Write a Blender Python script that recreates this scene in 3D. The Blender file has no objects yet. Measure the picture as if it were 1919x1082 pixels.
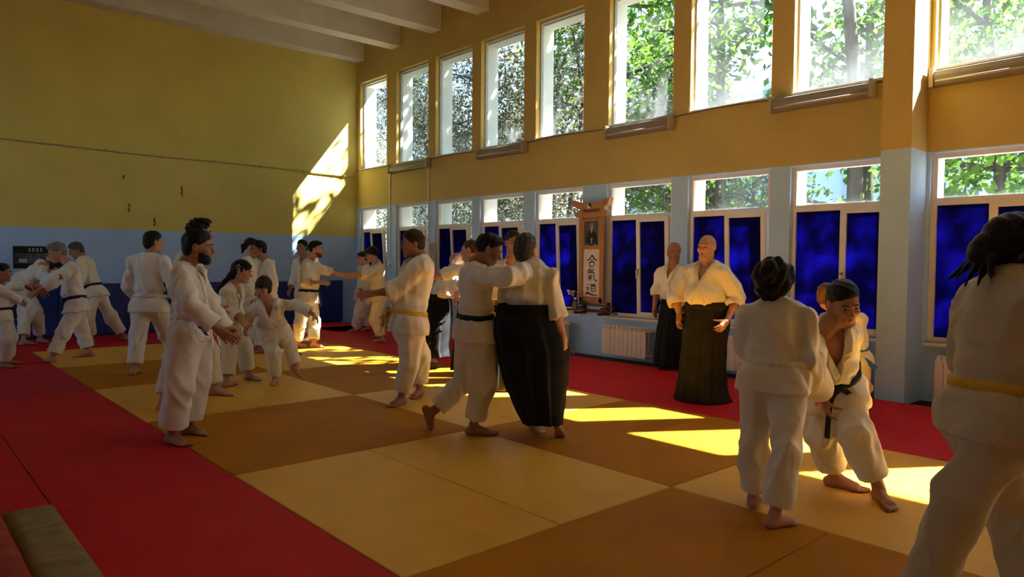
import bpy, math, random
import numpy as np
from mathutils import Matrix, Vector
from mathutils.bvhtree import BVHTree

# ------------------------------------------------------------------ camera, sky, sun, exposure
SC = bpy.context.scene
COL = SC.collection
def make_camera():
    cd = bpy.data.cameras.new('camera'); co = bpy.data.objects.new('camera', cd); COL.objects.link(co)
    cd.sensor_fit = 'HORIZONTAL'; cd.sensor_width = 36.0; cd.lens = 1341.2 / 1919 * 36.0
    cd.clip_start = 0.05; cd.clip_end = 400
    yaw, pitch, roll = (math.radians(a) for a in (48.28, -2.25, 0.454))
    fwd = Vector((-math.sin(yaw) * math.cos(pitch), math.cos(yaw) * math.cos(pitch), math.sin(pitch)))
    right = Vector((math.cos(yaw), math.sin(yaw), 0)); up = right.cross(fwd)
    r = right * math.cos(roll) + up * math.sin(roll); u = up * math.cos(roll) - right * math.sin(roll)
    M = Matrix((r, u, -fwd)).transposed().to_4x4(); M.translation = (0, 0, 1.42)
    co.matrix_world = M; SC.camera = co
make_camera()

SUN_DIR = Vector((-0.65, -1.0, -1.30)).normalized()      # the way the light travels
w = bpy.data.worlds.new('sky'); SC.world = w; w.use_nodes = True
nt = w.node_tree; nt.nodes.clear()
sky = nt.nodes.new('ShaderNodeTexSky'); sky.sky_type = 'NISHITA'; sky.sun_disc = False
sky.sun_elevation = math.asin(-SUN_DIR.z); sky.sun_rotation = math.atan2(-SUN_DIR.x, -SUN_DIR.y)
sky.air_density = 1.3; sky.dust_density = 0.3; sky.ozone_density = 2.5
bg = nt.nodes.new('ShaderNodeBackground'); bg.inputs[1].default_value = SKY_STRENGTH = 0.10
ow = nt.nodes.new('ShaderNodeOutputWorld')
nt.links.new(sky.outputs[0], bg.inputs[0]); nt.links.new(bg.outputs[0], ow.inputs[0])
sl = bpy.data.lights.new('sun', 'SUN'); sl.energy = 16.0; sl.angle = math.radians(0.6); sl.color = (1.0, 0.94, 0.84)
so = bpy.data.objects.new('sun', sl); COL.objects.link(so)
so.rotation_euler = SUN_DIR.to_track_quat('-Z', 'Y').to_euler(); so.location = (6, 20, 25)
vs = SC.view_settings
vs.view_transform = 'Standard'; vs.look = 'None'; vs.gamma = 1.0; vs.use_curve_mapping = False
vs.exposure = 2.5
SC.cycles.max_bounces = 10; SC.cycles.diffuse_bounces = 6; SC.cycles.transparent_max_bounces = 16
SC.cycles.sample_clamp_indirect = 6.0
SC.cycles.use_denoising = True

# ------------------------------------------------------------------ helpers
rng = np.random.default_rng(7); random.seed(7)
MATS = {}
def mat(name, color, rough=0.8, var=0.0, scale=8.0, bump=0.0, bscale=60.0, spec=0.3, metal=0.0, trans=0.0, sheen=0.0, color2=None, detail=4, stretch=None, crease=0):
    """procedural principled material: noise-mottled colour and a noise bump"""
    if name in MATS: return MATS[name]
    m = bpy.data.materials.new(name); m.use_nodes = True; n = m.node_tree; b = n.nodes['Principled BSDF']
    b.inputs['Roughness'].default_value = rough; b.inputs['Metallic'].default_value = metal
    b.inputs['Specular IOR Level'].default_value = spec
    if trans: b.inputs['Transmission Weight'].default_value = trans
    if sheen: b.inputs['Sheen Weight'].default_value = sheen
    tc = n.nodes.new('ShaderNodeTexCoord'); src = tc.outputs['Object']
    if stretch:
        mp = n.nodes.new('ShaderNodeMapping'); mp.inputs['Scale'].default_value = stretch
        n.links.new(src, mp.inputs[0]); src = mp.outputs[0]
    c = tuple(color) + (1,)
    if var or color2:
        no = n.nodes.new('ShaderNodeTexNoise'); no.inputs['Scale'].default_value = scale; no.inputs['Detail'].default_value = detail
        n.links.new(src, no.inputs['Vector'])
        cr = n.nodes.new('ShaderNodeValToRGB')
        cr.color_ramp.elements[0].position = 0.3; cr.color_ramp.elements[1].position = 0.7
        if color2: a, z = tuple(color) + (1,), tuple(color2) + (1,)
        else:
            a = tuple(max(0, x * (1 - var)) for x in color) + (1,); z = tuple(min(1, x * (1 + var)) for x in color) + (1,)
        cr.color_ramp.elements[0].color = a; cr.color_ramp.elements[1].color = z
        n.links.new(no.outputs[0], cr.inputs[0]); n.links.new(cr.outputs[0], b.inputs['Base Color'])
    else:
        b.inputs['Base Color'].default_value = c
    if bump:
        nb = n.nodes.new('ShaderNodeTexNoise'); nb.inputs['Scale'].default_value = bscale; nb.inputs['Detail'].default_value = 3
        n.links.new(src, nb.inputs['Vector'])
        bp = n.nodes.new('ShaderNodeBump'); bp.inputs['Strength'].default_value = bump; bp.inputs['Distance'].default_value = 0.01
        n.links.new(nb.outputs[0], bp.inputs['Height']); n.links.new(bp.outputs[0], b.inputs['Normal'])
        if crease:
            nc = n.nodes.new('ShaderNodeTexNoise'); nc.inputs['Scale'].default_value = crease; nc.inputs['Detail'].default_value = 2; nc.inputs['Distortion'].default_value = 1.2
            nc.noise_type = 'RIDGED_MULTIFRACTAL'
            n.links.new(src, nc.inputs['Vector'])
            b2 = n.nodes.new('ShaderNodeBump'); b2.inputs['Strength'].default_value = 0.55; b2.inputs['Distance'].default_value = 0.02
            n.links.new(nc.outputs[0], b2.inputs['Height']); n.links.new(bp.outputs[0], b2.inputs['Normal']); n.links.new(b2.outputs[0], b.inputs['Normal'])
    MATS[name] = m
    return m

def wloc(o):
    p = Vector(o.location)
    while o.parent is not None: o = o.parent; p = p + Vector(o.location)
    return tuple(p)
def mk(name, V, F, m, parent=None, smooth=False, origin=None, mats=None, fm=None):
    """one mesh object; V (n,3) world coordinates, F quads/tris; origin = object location"""
    V = np.asarray(V, dtype=np.float64)
    if origin is None: origin = (0, 0, 0) if parent is None else wloc(parent)
    me = bpy.data.meshes.new(name)
    Vl = (V - np.asarray(origin)).astype(np.float32)
    if isinstance(F, np.ndarray) and F.ndim == 2:
        k = F.shape[1]; nf = len(F)
        me.vertices.add(len(Vl)); me.vertices.foreach_set('co', Vl.ravel())
        me.loops.add(nf * k); me.loops.foreach_set('vertex_index', F.astype(np.int32).ravel())
        me.polygons.add(nf); me.polygons.foreach_set('loop_start', np.arange(0, nf * k, k, dtype=np.int32))
        me.update(calc_edges=True); me.validate()
    else:
        me.from_pydata(Vl.tolist(), [], [tuple(int(i) for i in f) for f in F]); me.update()
    if smooth: me.polygons.foreach_set('use_smooth', np.ones(len(me.polygons), dtype=bool))
    for mm in (mats or [m]): me.materials.append(mm)
    if fm is not None: me.polygons.foreach_set('material_index', np.asarray(fm, dtype=np.int32))
    o = bpy.data.objects.new(name, me); COL.objects.link(o)
    if parent is None: o.location = origin
    else:
        o.parent = parent; o.location = Vector(origin) - Vector(wloc(parent))
    return o
def empty(name, loc=(0, 0, 0)):
    o = bpy.data.objects.new(name, None); COL.objects.link(o); o.location = loc; o.empty_display_size = 0.1
    return o
def tag(o, label=None, cat=None, group=None, kind=None):
    if label: o['label'] = label
    if cat: o['category'] = cat
    if group: o['group'] = group
    if kind: o['kind'] = kind
    return o
class MB:
    """collects geometry for one mesh"""
    def __init__(s): s.v = []; s.f = []; s.n = 0
    def add(s, V, F):
        s.v.append(np.asarray(V, float)); s.f += [tuple(i + s.n for i in f) for f in F]; s.n += len(V); return s
    def box(s, x0, x1, y0, y1, z0, z1):
        V = [(x0, y0, z0), (x1, y0, z0), (x1, y1, z0), (x0, y1, z0), (x0, y0, z1), (x1, y0, z1), (x1, y1, z1), (x0, y1, z1)]
        return s.add(V, [(0, 3, 2, 1), (4, 5, 6, 7), (0, 1, 5, 4), (1, 2, 6, 5), (2, 3, 7, 6), (3, 0, 4, 7)])
    def bbox(s, x0, x1, y0, y1, z0, z1, b=0.01):
        """box with bevelled vertical and top edges"""
        def ring(i, z): return [(x0 + i, y0 + i * 0 + b, z), (x0 + b, y0 + i, z), (x1 - b, y0 + i, z), (x1 - i, y0 + b, z), (x1 - i, y1 - b, z), (x1 - b, y1 - i, z), (x0 + b, y1 - i, z), (x0 + i, y1 - b, z)]
        R = [ring(b, z0), ring(0, z0 + b), ring(0, z1 - b), ring(b, z1)]
        V = [p for r in R for p in r]; F = []
        for k in range(3):
            for i in range(8): F.append((k * 8 + i, k * 8 + (i + 1) % 8, k * 8 + 8 + (i + 1) % 8, k * 8 + 8 + i))
        F.append(tuple(range(7, -1, -1))); F.append(tuple(range(24, 32)))
        return s.add(V, F)
    def tube(s, P, r, n=8, cap=True):
        P = [np.asarray(p, float) for p in P]; rs = r if hasattr(r, '__len__') else [r] * len(P)
        V = []; up = np.array([0.13, 0.31, 0.94])
        for i, p in enumerate(P):
            t = P[min(i + 1, len(P) - 1)] - P[max(i - 1, 0)]; t = t / (np.linalg.norm(t) + 1e-9)
            a = np.cross(t, up); 
            if np.linalg.norm(a) < 1e-3: a = np.cross(t, (1, 0, 0))
            a /= np.linalg.norm(a); b = np.cross(t, a)
            for k in range(n):
                an = 2 * math.pi * k / n; V.append(p + rs[i] * (math.cos(an) * a + math.sin(an) * b))
        F = []
        for i in range(len(P) - 1):
            for k in range(n): F.append((i * n + k, i * n + (k + 1) % n, (i + 1) * n + (k + 1) % n, (i + 1) * n + k))
        if cap: F.append(tuple(range(n - 1, -1, -1))); F.append(tuple((len(P) - 1) * n + k for k in range(n)))
        return s.add(V, F)
    def prism(s, poly, d):
        """planar polygon (3d points) pushed along the vector d"""
        n = len(poly); P = np.asarray(poly, float); V = np.vstack([P, P + np.asarray(d, float)])
        F = [tuple(range(n - 1, -1, -1)), tuple(range(n, 2 * n))] + [(i, (i + 1) % n, n + (i + 1) % n, n + i) for i in range(n)]
        return s.add(V, F)
    def ball(s, c, r, ax=None, nu=10, nv=7):
        c = np.asarray(c, float); r = np.asarray(r if hasattr(r, '__len__') else (r, r, r), float)
        A = np.eye(3) if ax is None else np.asarray(ax, float)
        V = [c + r[2] * A[2]]
        for j in range(1, nv):
            t = math.pi * j / nv
            for i in range(nu):
                p = 2 * math.pi * i / nu
                V.append(c + A[0] * r[0] * math.sin(t) * math.cos(p) + A[1] * r[1] * math.sin(t) * math.sin(p) + A[2] * r[2] * math.cos(t))
        V.append(c - r[2] * A[2]); F = []
        for i in range(nu): F.append((0, 1 + i, 1 + (i + 1) % nu))
        for j in range(nv - 2):
            for i in range(nu): F.append((1 + j * nu + i, 1 + (j + 1) * nu + i, 1 + (j + 1) * nu + (i + 1) % nu, 1 + j * nu + (i + 1) % nu))
        e = len(V) - 1
        for i in range(nu): F.append((e, 1 + (nv - 2) * nu + (i + 1) % nu, 1 + (nv - 2) * nu + i))
        return s.add(V, F)
    def build(s, name, m, parent=None, smooth=False, origin=None):
        return mk(name, np.vstack(s.v), s.f, m, parent, smooth, origin)

# ------------------------------------------------------------------ organic surfaces: signed distance fields meshed with surface nets
def A3(v): return np.asarray(v, dtype=np.float64)
def unit(v): v = A3(v); return v / (np.linalg.norm(v) + 1e-12)
class Field:
    def __init__(s, vox): s.h = vox; s.ops = []
    def _add(s, fn, lo, hi, k, op): s.ops.append((fn, A3(lo), A3(hi), k, op)); return s
    def cone(s, a, b, r1, r2, k=0.02, n=None, q=1.0, flat=False, flat0=False, op='u'):
        a, b = A3(a), A3(b); ab = b - a; L2 = ab @ ab + 1e-12; L = math.sqrt(L2); R = max(r1, r2) + k
        if n is not None: n = A3(n)
        def fn(X, Y, Z):
            px, py, pz = X - a[0], Y - a[1], Z - a[2]
            tr = (px * ab[0] + py * ab[1] + pz * ab[2]) / L2
            t = np.clip(tr, 0, 1)
            wx, wy, wz = px - t * ab[0], py - t * ab[1], pz - t * ab[2]
            d2 = wx * wx + wy * wy + wz * wz
            if n is not None and q != 1.0: d2 = d2 + (q * q - 1) * (wx * n[0] + wy * n[1] + wz * n[2]) ** 2
            d = np.sqrt(d2) - (r1 + (r2 - r1) * t)
            if n is not None and q > 1.0: d = d * (0.5 + 0.5 / q)
            if flat: d = np.maximum(d, (tr - 1) * L)
            if flat0: d = np.maximum(d, -tr * L)
            return d
        return s._add(fn, np.minimum(a, b) - R, np.maximum(a, b) + R, k, op)
    def ell(s, c, ax, r, k=0.02, op='u'):
        c = A3(c); ax = [A3(x) for x in ax]; r = A3(r); R = r.max() + k
        def fn(X, Y, Z):
            px, py, pz = X - c[0], Y - c[1], Z - c[2]
            e = [(px * v[0] + py * v[1] + pz * v[2]) for v in ax]
            k0 = np.sqrt(sum((e[i] / r[i]) ** 2 for i in range(3))); k1 = np.sqrt(sum((e[i] / r[i] ** 2) ** 2 for i in range(3))) + 1e-6
            return k0 * (k0 - 1) / k1
        return s._add(fn, c - R, c + R, k, op)
    def half(s, p, n, lo, hi, k=0.004):
        """cut away the side the normal points to, inside the box lo..hi"""
        p, n = A3(p), unit(n)
        return s._add(lambda X, Y, Z: -((X - p[0]) * n[0] + (Y - p[1]) * n[1] + (Z - p[2]) * n[2]), lo, hi, k, 's')
    def cut(s, fn, lo, hi, k=0.004): return s._add(fn, lo, hi, k, 's')
    def mesh(s):
        h = s.h
        lo = np.min([o[1] for o in s.ops if o[4] == 'u'], axis=0) - 2 * h; hi = np.max([o[2] for o in s.ops if o[4] == 'u'], axis=0) + 2 * h
        n = np.ceil((hi - lo) / h).astype(int) + 1
        D = np.full(n, 0.3, dtype=np.float32)
        xs = [(lo[i] + h * np.arange(n[i])).astype(np.float32) for i in range(3)]
        for fn, a, b, k, op in s.ops:
            i0 = np.maximum(np.floor((a - lo) / h).astype(int) - 1, 0); i1 = np.minimum(np.ceil((b - lo) / h).astype(int) + 2, n)
            if np.any(i1 <= i0): continue
            sl = tuple(slice(i0[i], i1[i]) for i in range(3))
            d = fn(xs[0][sl[0]][:, None, None], xs[1][sl[1]][None, :, None], xs[2][sl[2]][None, None, :])
            B = D[sl]
            if op == 'u':
                hh = np.maximum(k - np.abs(B - d), 0) / k
                D[sl] = np.minimum(B, d) - hh * hh * k * 0.25
            else:
                e = -d; hh = np.maximum(k - np.abs(B - e), 0) / k
                D[sl] = np.maximum(B, e) + hh * hh * k * 0.25
        return snet(D, lo, h)
def snet(D, lo, h):
    S = D < 0
    c = S[:-1, :-1, :-1].astype(np.int8)
    for dx, dy, dz in ((1,0,0),(0,1,0),(1,1,0),(0,0,1),(1,0,1),(0,1,1),(1,1,1)):
        c = c + S[dx:S.shape[0] - 1 + dx, dy:S.shape[1] - 1 + dy, dz:S.shape[2] - 1 + dz]
    act = (c > 0) & (c < 8)
    I, J, K = np.nonzero(act)
    if len(I) == 0: return np.zeros((0, 3)), np.zeros((0, 4), int)
    idx = np.full(act.shape, -1, dtype=np.int32); idx[I, J, K] = np.arange(len(I))
    cor = [(x, y, z) for z in (0, 1) for y in (0, 1) for x in (0, 1)]
    val = [D[I + x, J + y, K + z] for x, y, z in cor]
    P = np.zeros((len(I), 3)); N = np.zeros(len(I))
    for a in range(8):
        for ax in range(3):
            if cor[a][ax]: continue
            b = a + (1, 2, 4)[ax]
            va, vb = val[a], val[b]; m = (va < 0) != (vb < 0)
            t = np.where(m, va / np.where(m, va - vb, 1), 0)
            for i in range(3): P[:, i] += np.where(m, cor[a][i] + (t if i == ax else 0), 0)
            N += m
    P = (P / N[:, None] + np.stack([I, J, K], 1)) * h + lo
    Q = []
    for ax in range(3):
        o = [x for x in range(3) if x != ax]
        s0 = np.moveaxis(S, ax, 0); dif = s0[:-1] != s0[1:]
        dif[:, 0, :] = False; dif[:, :, 0] = False; dif[:, -1, :] = False; dif[:, :, -1] = False
        i, j, k = np.nonzero(dif); sg = s0[i, j, k]
        im = np.moveaxis(idx, ax, 0)
        q = np.stack([im[i, j - 1, k - 1], im[i, j, k - 1], im[i, j, k], im[i, j - 1, k]], 1)
        fl = sg if ax != 1 else ~sg
        q = np.where(fl[:, None], q, q[:, ::-1]); Q.append(q)
    Q = np.vstack(Q); Q = Q[(Q >= 0).all(1)]
    return P, Q
def vnormals(V, Q):
    n = np.cross(V[Q[:, 2]] - V[Q[:, 0]], V[Q[:, 3]] - V[Q[:, 1]])
    out = np.zeros_like(V)
    for i in range(4): np.add.at(out, Q[:, i], n)
    return out / (np.linalg.norm(out, axis=1)[:, None] + 1e-12)
def relax(V, Q, it=1, w=0.5):
    for _ in range(it):
        a = np.zeros_like(V); c = np.zeros(len(V))
        for i in range(4):
            j = (i + 1) % 4
            np.add.at(a, Q[:, i], V[Q[:, j]]); np.add.at(a, Q[:, j], V[Q[:, i]]); np.add.at(c, Q[:, i], 1); np.add.at(c, Q[:, j], 1)
        V = V * (1 - w) + w * a / np.maximum(c, 1)[:, None]
    return V
def folds(V, Q, amp, seed, joints, base=0.35):
    """cloth creases: warped ridges, stronger round the joints"""
    r = np.random.default_rng(seed); d = np.zeros(len(V))
    for i in range(7):
        k = r.normal(size=3); k[2] *= 0.4; k = k / np.linalg.norm(k) * r.uniform(22, 80); q = r.normal(size=3) * A3((9, 9, 5))
        ph = V @ k + 2.2 * np.sin(V @ q + r.uniform(0, 6)) + r.uniform(0, 6)
        d += (1 - 1.6 * np.abs(np.sin(ph * 0.5))) * (30 / np.linalg.norm(k)) * np.clip(0.5 + np.sin(V @ (r.normal(size=3) * 7) + r.uniform(0, 6)), 0, 1)
    wt = np.full(len(V), base)
    for j, s in joints: wt += np.exp(-np.sum((V - A3(j)) ** 2, 1) / (s * s))
    return V + vnormals(V, Q) * (np.clip(wt, 0, 1.4) * amp * d)[:, None]
def join(parts):
    V = []; Q = []; n = 0
    for v, q in parts:
        V.append(v); Q.append(q + n); n += len(v)
    return np.vstack(V), np.vstack(Q)
def rot(v, ax, a):
    v, ax = A3(v), unit(ax); c, s = math.cos(a), math.sin(a)
    return v * c + np.cross(ax, v) * s + ax * (ax @ v) * (1 - c)

# ------------------------------------------------------------------ materials for people
SKIN = {'fair': (0.50, 0.26, 0.17), 'tan': (0.36, 0.165, 0.10), 'pink': (0.52, 0.24, 0.17)}
def skin_mat(t): return mat('skin_' + t, SKIN[t], 0.55, var=0.10, scale=9, bump=0.05, bscale=90, spec=0.35)
def hair_mat(t):
    c = {'black': (0.012, 0.010, 0.010), 'dark': (0.02, 0.015, 0.012), 'darkbrown': (0.035, 0.02, 0.013), 'brown': (0.07, 0.035, 0.02), 'lightbrown': (0.17, 0.09, 0.045),
         'grey': (0.20, 0.19, 0.18), 'greying': (0.07, 0.065, 0.06), 'greybrown': (0.06, 0.05, 0.042)}[t]
    return mat('hair_' + t, c, 0.5, var=0.35, scale=40, bump=0.6, bscale=120, spec=0.15, stretch=(1, 1, 0.25))
GI = [mat('gi_white', (0.76, 0.73, 0.66), 0.9, var=0.04, scale=5, bump=0.12, bscale=300, spec=0.1, sheen=0.2, crease=7),
      mat('gi_cream', (0.74, 0.69, 0.57), 0.9, var=0.05, scale=5, bump=0.12, bscale=300, spec=0.1, sheen=0.2, crease=7),
      mat('gi_bright', (0.80, 0.78, 0.73), 0.9, var=0.04, scale=5, bump=0.12, bscale=300, spec=0.1, sheen=0.2, crease=7), mat('gi_shaded', (0.54, 0.46, 0.31), 0.9, var=0.04, scale=5, bump=0.12, bscale=300, spec=0.1, sheen=0.2, crease=7)]  # last entry: gi cloth with the dark corner's shade put into its colour
BELT = {'black': (0.012, 0.012, 0.014), 'navy': (0.012, 0.018, 0.07), 'white': (0.74, 0.71, 0.63), 'yellow': (0.70, 0.42, 0.04), 'blue': (0.02, 0.13, 0.85)}
def belt_mat(t): return mat('belt_' + t, BELT[t], 0.8, var=0.1, scale=30, bump=0.3, bscale=150)
HAK = {'black': mat('hakama_black', (0.008, 0.008, 0.009), 0.75, var=0.3, scale=6, bump=0.06, bscale=120, spec=0.15),
       'charcoal': mat('hakama_charcoal', (0.016, 0.016, 0.014), 0.75, var=0.3, scale=6, bump=0.06, bscale=120, spec=0.15)}
EYE = mat('eye_white', (0.40, 0.36, 0.32), 0.25); IRIS = mat('iris', (0.02, 0.012, 0.008), 0.15)
LIPS = mat('lips', (0.30, 0.10, 0.08), 0.45); SHIRT = mat('undershirt', (0.6, 0.58, 0.52), 0.9)
BLACKP = mat('glasses_black', (0.01, 0.01, 0.01), 0.3); INK = mat('ink_print', (0.03, 0.03, 0.035), 0.8); SILVER = mat('silver_clip', (0.55, 0.55, 0.6), 0.3, metal=0.8)

def hand(vox, W, T, fore, N, right, s, curl):
    """palm, four fingers and a thumb; W wrist, T fingertip target, fore = forearm direction, N = way the palm faces"""
    D = unit(T - W); N = unit(N - (N @ D) * D); Th = np.cross(D, N) * (1 if right else -1)
    f = Field(vox); z = s
    f.cone(W - fore * 0.05 * z, W + D * 0.01 * z, 0.027 * z, 0.026 * z, 0.01)
    off = (0.030, 0.010, -0.010, -0.029); ln = (0.068, 0.076, 0.070, 0.054)
    for i in range(4):
        K = W + D * (0.086 - (0.008 if i == 3 else 0)) * z + Th * off[i] * z
        f.cone(W + D * 0.015 * z + Th * off[i] * 0.5 * z, K, 0.017 * z, 0.0125 * z, 0.018)
    f.cone(W + D * 0.02 * z + Th * 0.016 * z + N * 0.006 * z, W + D * 0.05 * z + Th * 0.024 * z + N * 0.008 * z, 0.02 * z, 0.016 * z, 0.016)
    for i in range(4):
        p = W + D * (0.086 - (0.008 if i == 3 else 0)) * z + Th * off[i] * z; d = unit(D + Th * off[i] * 7.5)
        for j, (fr, an) in enumerate(((0.45, 48), (0.31, 62), (0.24, 42))):
            d = rot(d, np.cross(D, N), math.radians(an) * curl * (1 + 0.12 * i))
            q = p + d * ln[i] * fr * z
            f.cone(p, q, (0.0092 - j * 0.0008) * z, (0.0086 - j * 0.0009) * z, 0.003 if j else 0.006); p = q
    p = W + D * 0.022 * z + Th * 0.026 * z; d = unit(D * 0.75 + Th * 0.75 + N * 0.35)
    for j, l in enumerate((0.042, 0.034, 0.028)):
        q = p + d * l * z; f.cone(p, q, (0.0125 - j * 0.0015) * z, (0.011 - j * 0.0015) * z, 0.006); p = q
        d = unit(rot(d, np.cross(D, N), math.radians(12 + 30 * curl)) - Th * 0.18)
    return f.mesh()
def foot(vox, A, T, knee, left, s, planted):
    z = s; leg = unit(knee - A)
    if planted:
        up = A3((0, 0, 1.0)); d = T - A; d[2] = 0; d = unit(d)
    else:
        d = unit(T - A); up = unit(leg - (leg @ d) * d) if abs(leg @ d) < 0.95 else unit(np.cross(np.cross(d, (0, 0, 1)), d))
    lat = np.cross(up, d) * (-1 if left else 1)          # towards the big toe
    f = Field(vox); B = A - up * 0.085 * z
    P = lambda x, y, u: B + d * x * z + lat * y * z + up * u * z
    f.cone(A + leg * 0.10 * z, P(-0.005, 0, 0.075), 0.036 * z, 0.034 * z, 0.02)
    f.cone(P(-0.045, 0, 0.032), P(-0.03, 0, 0.03), 0.03 * z, 0.03 * z, 0.02)
    f.cone(P(0.0, 0, 0.062), P(0.115, 0.004, 0.03), 0.033 * z, 0.024 * z, 0.03)
    f.cone(P(-0.03, -0.008, 0.026), P(0.12, -0.02, 0.021), 0.025 * z, 0.021 * z, 0.03)
    f.cone(P(0.125, 0.028, 0.021), P(0.115, -0.03, 0.018), 0.019 * z, 0.017 * z, 0.02)
    for y, x1, r in ((0.028, 0.188, 0.0135), (0.008, 0.184, 0.0095), (-0.009, 0.176, 0.009), (-0.024, 0.166, 0.0085), (-0.037, 0.152, 0.008)):
        f.cone(P(0.125, y * 0.95, 0.018), P(x1, y * 1.08, 0.0125), r * z * 1.05, r * z, 0.004)
    f.half(P(0, 0, 0.001), -up, B - 0.3 * z, B + 0.3 * z, 0.006)
    return f.mesh()
def head_fields(vox, c, F, U, s, N, tone):
    L = np.cross(U, F); P = lambda l, f, u: c + (L * l + F * f + U * u) * s
    AX = (L, F, U); z = s; f = Field(vox)
    f.ell(P(0, -0.012, 0.030), AX, A3((0.076, 0.096, 0.090)) * z, 0.01)
    f.ell(P(0, 0.022, -0.035), AX, A3((0.060, 0.070, 0.078)) * z, 0.03)
    f.cone(P(-0.022, 0.066, -0.098), P(0.022, 0.066, -0.098), 0.021 * z, 0.021 * z, 0.025)
    for m in (-1, 1):
        f.cone(P(m * 0.053, -0.008, -0.062), P(m * 0.024, 0.055, -0.098), 0.019 * z, 0.018 * z, 0.02)
        f.ell(P(m * 0.040, 0.062, -0.022), AX, A3((0.024, 0.024, 0.026)) * z, 0.02)
        f.cone(P(m * 0.012, 0.086, 0.026), P(m * 0.046, 0.072, 0.024), 0.011 * z, 0.010 * z, 0.012)
    for m in (-1, 1): f.ell(P(m * 0.032, 0.098, 0.004), AX, A3((0.017, 0.018, 0.010)) * z, 0.012, 's')
    f.cone(P(0, 0.088, 0.012), P(0, 0.110, -0.026), 0.008 * z, 0.0125 * z, 0.010)
    for m in (-1, 1): f.ell(P(m * 0.012, 0.096, -0.033), AX, A3((0.009, 0.010, 0.008)) * z, 0.006)
    f.cone(P(-0.02, 0.080, -0.060), P(0.02, 0.080, -0.060), 0.012 * z, 0.012 * z, 0.012)
    f.ell(P(0, 0.100, -0.0625), AX, A3((0.020, 0.014, 0.0022)) * z, 0.004, 's')
    for m in (-1, 1):
        f.ell(P(m * 0.076, -0.012, -0.002), (unit(L + F * 0.5 * m * m * -0.0 + L * 0), F, U), A3((0.010, 0.019, 0.031)) * z, 0.008)
        f.ell(P(m * 0.087, -0.008, 0.0), AX, A3((0.006, 0.010, 0.018)) * z, 0.004, 's')
    f.cone(P(0, -0.022, -0.07), N, 0.054 * z, 0.056 * z, 0.025)
    f.cone(N, N - unit(c - N) * 0.06 * z, 0.056 * z, 0.050 * z, 0.02)
    return f.mesh(), P, AX
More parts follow.
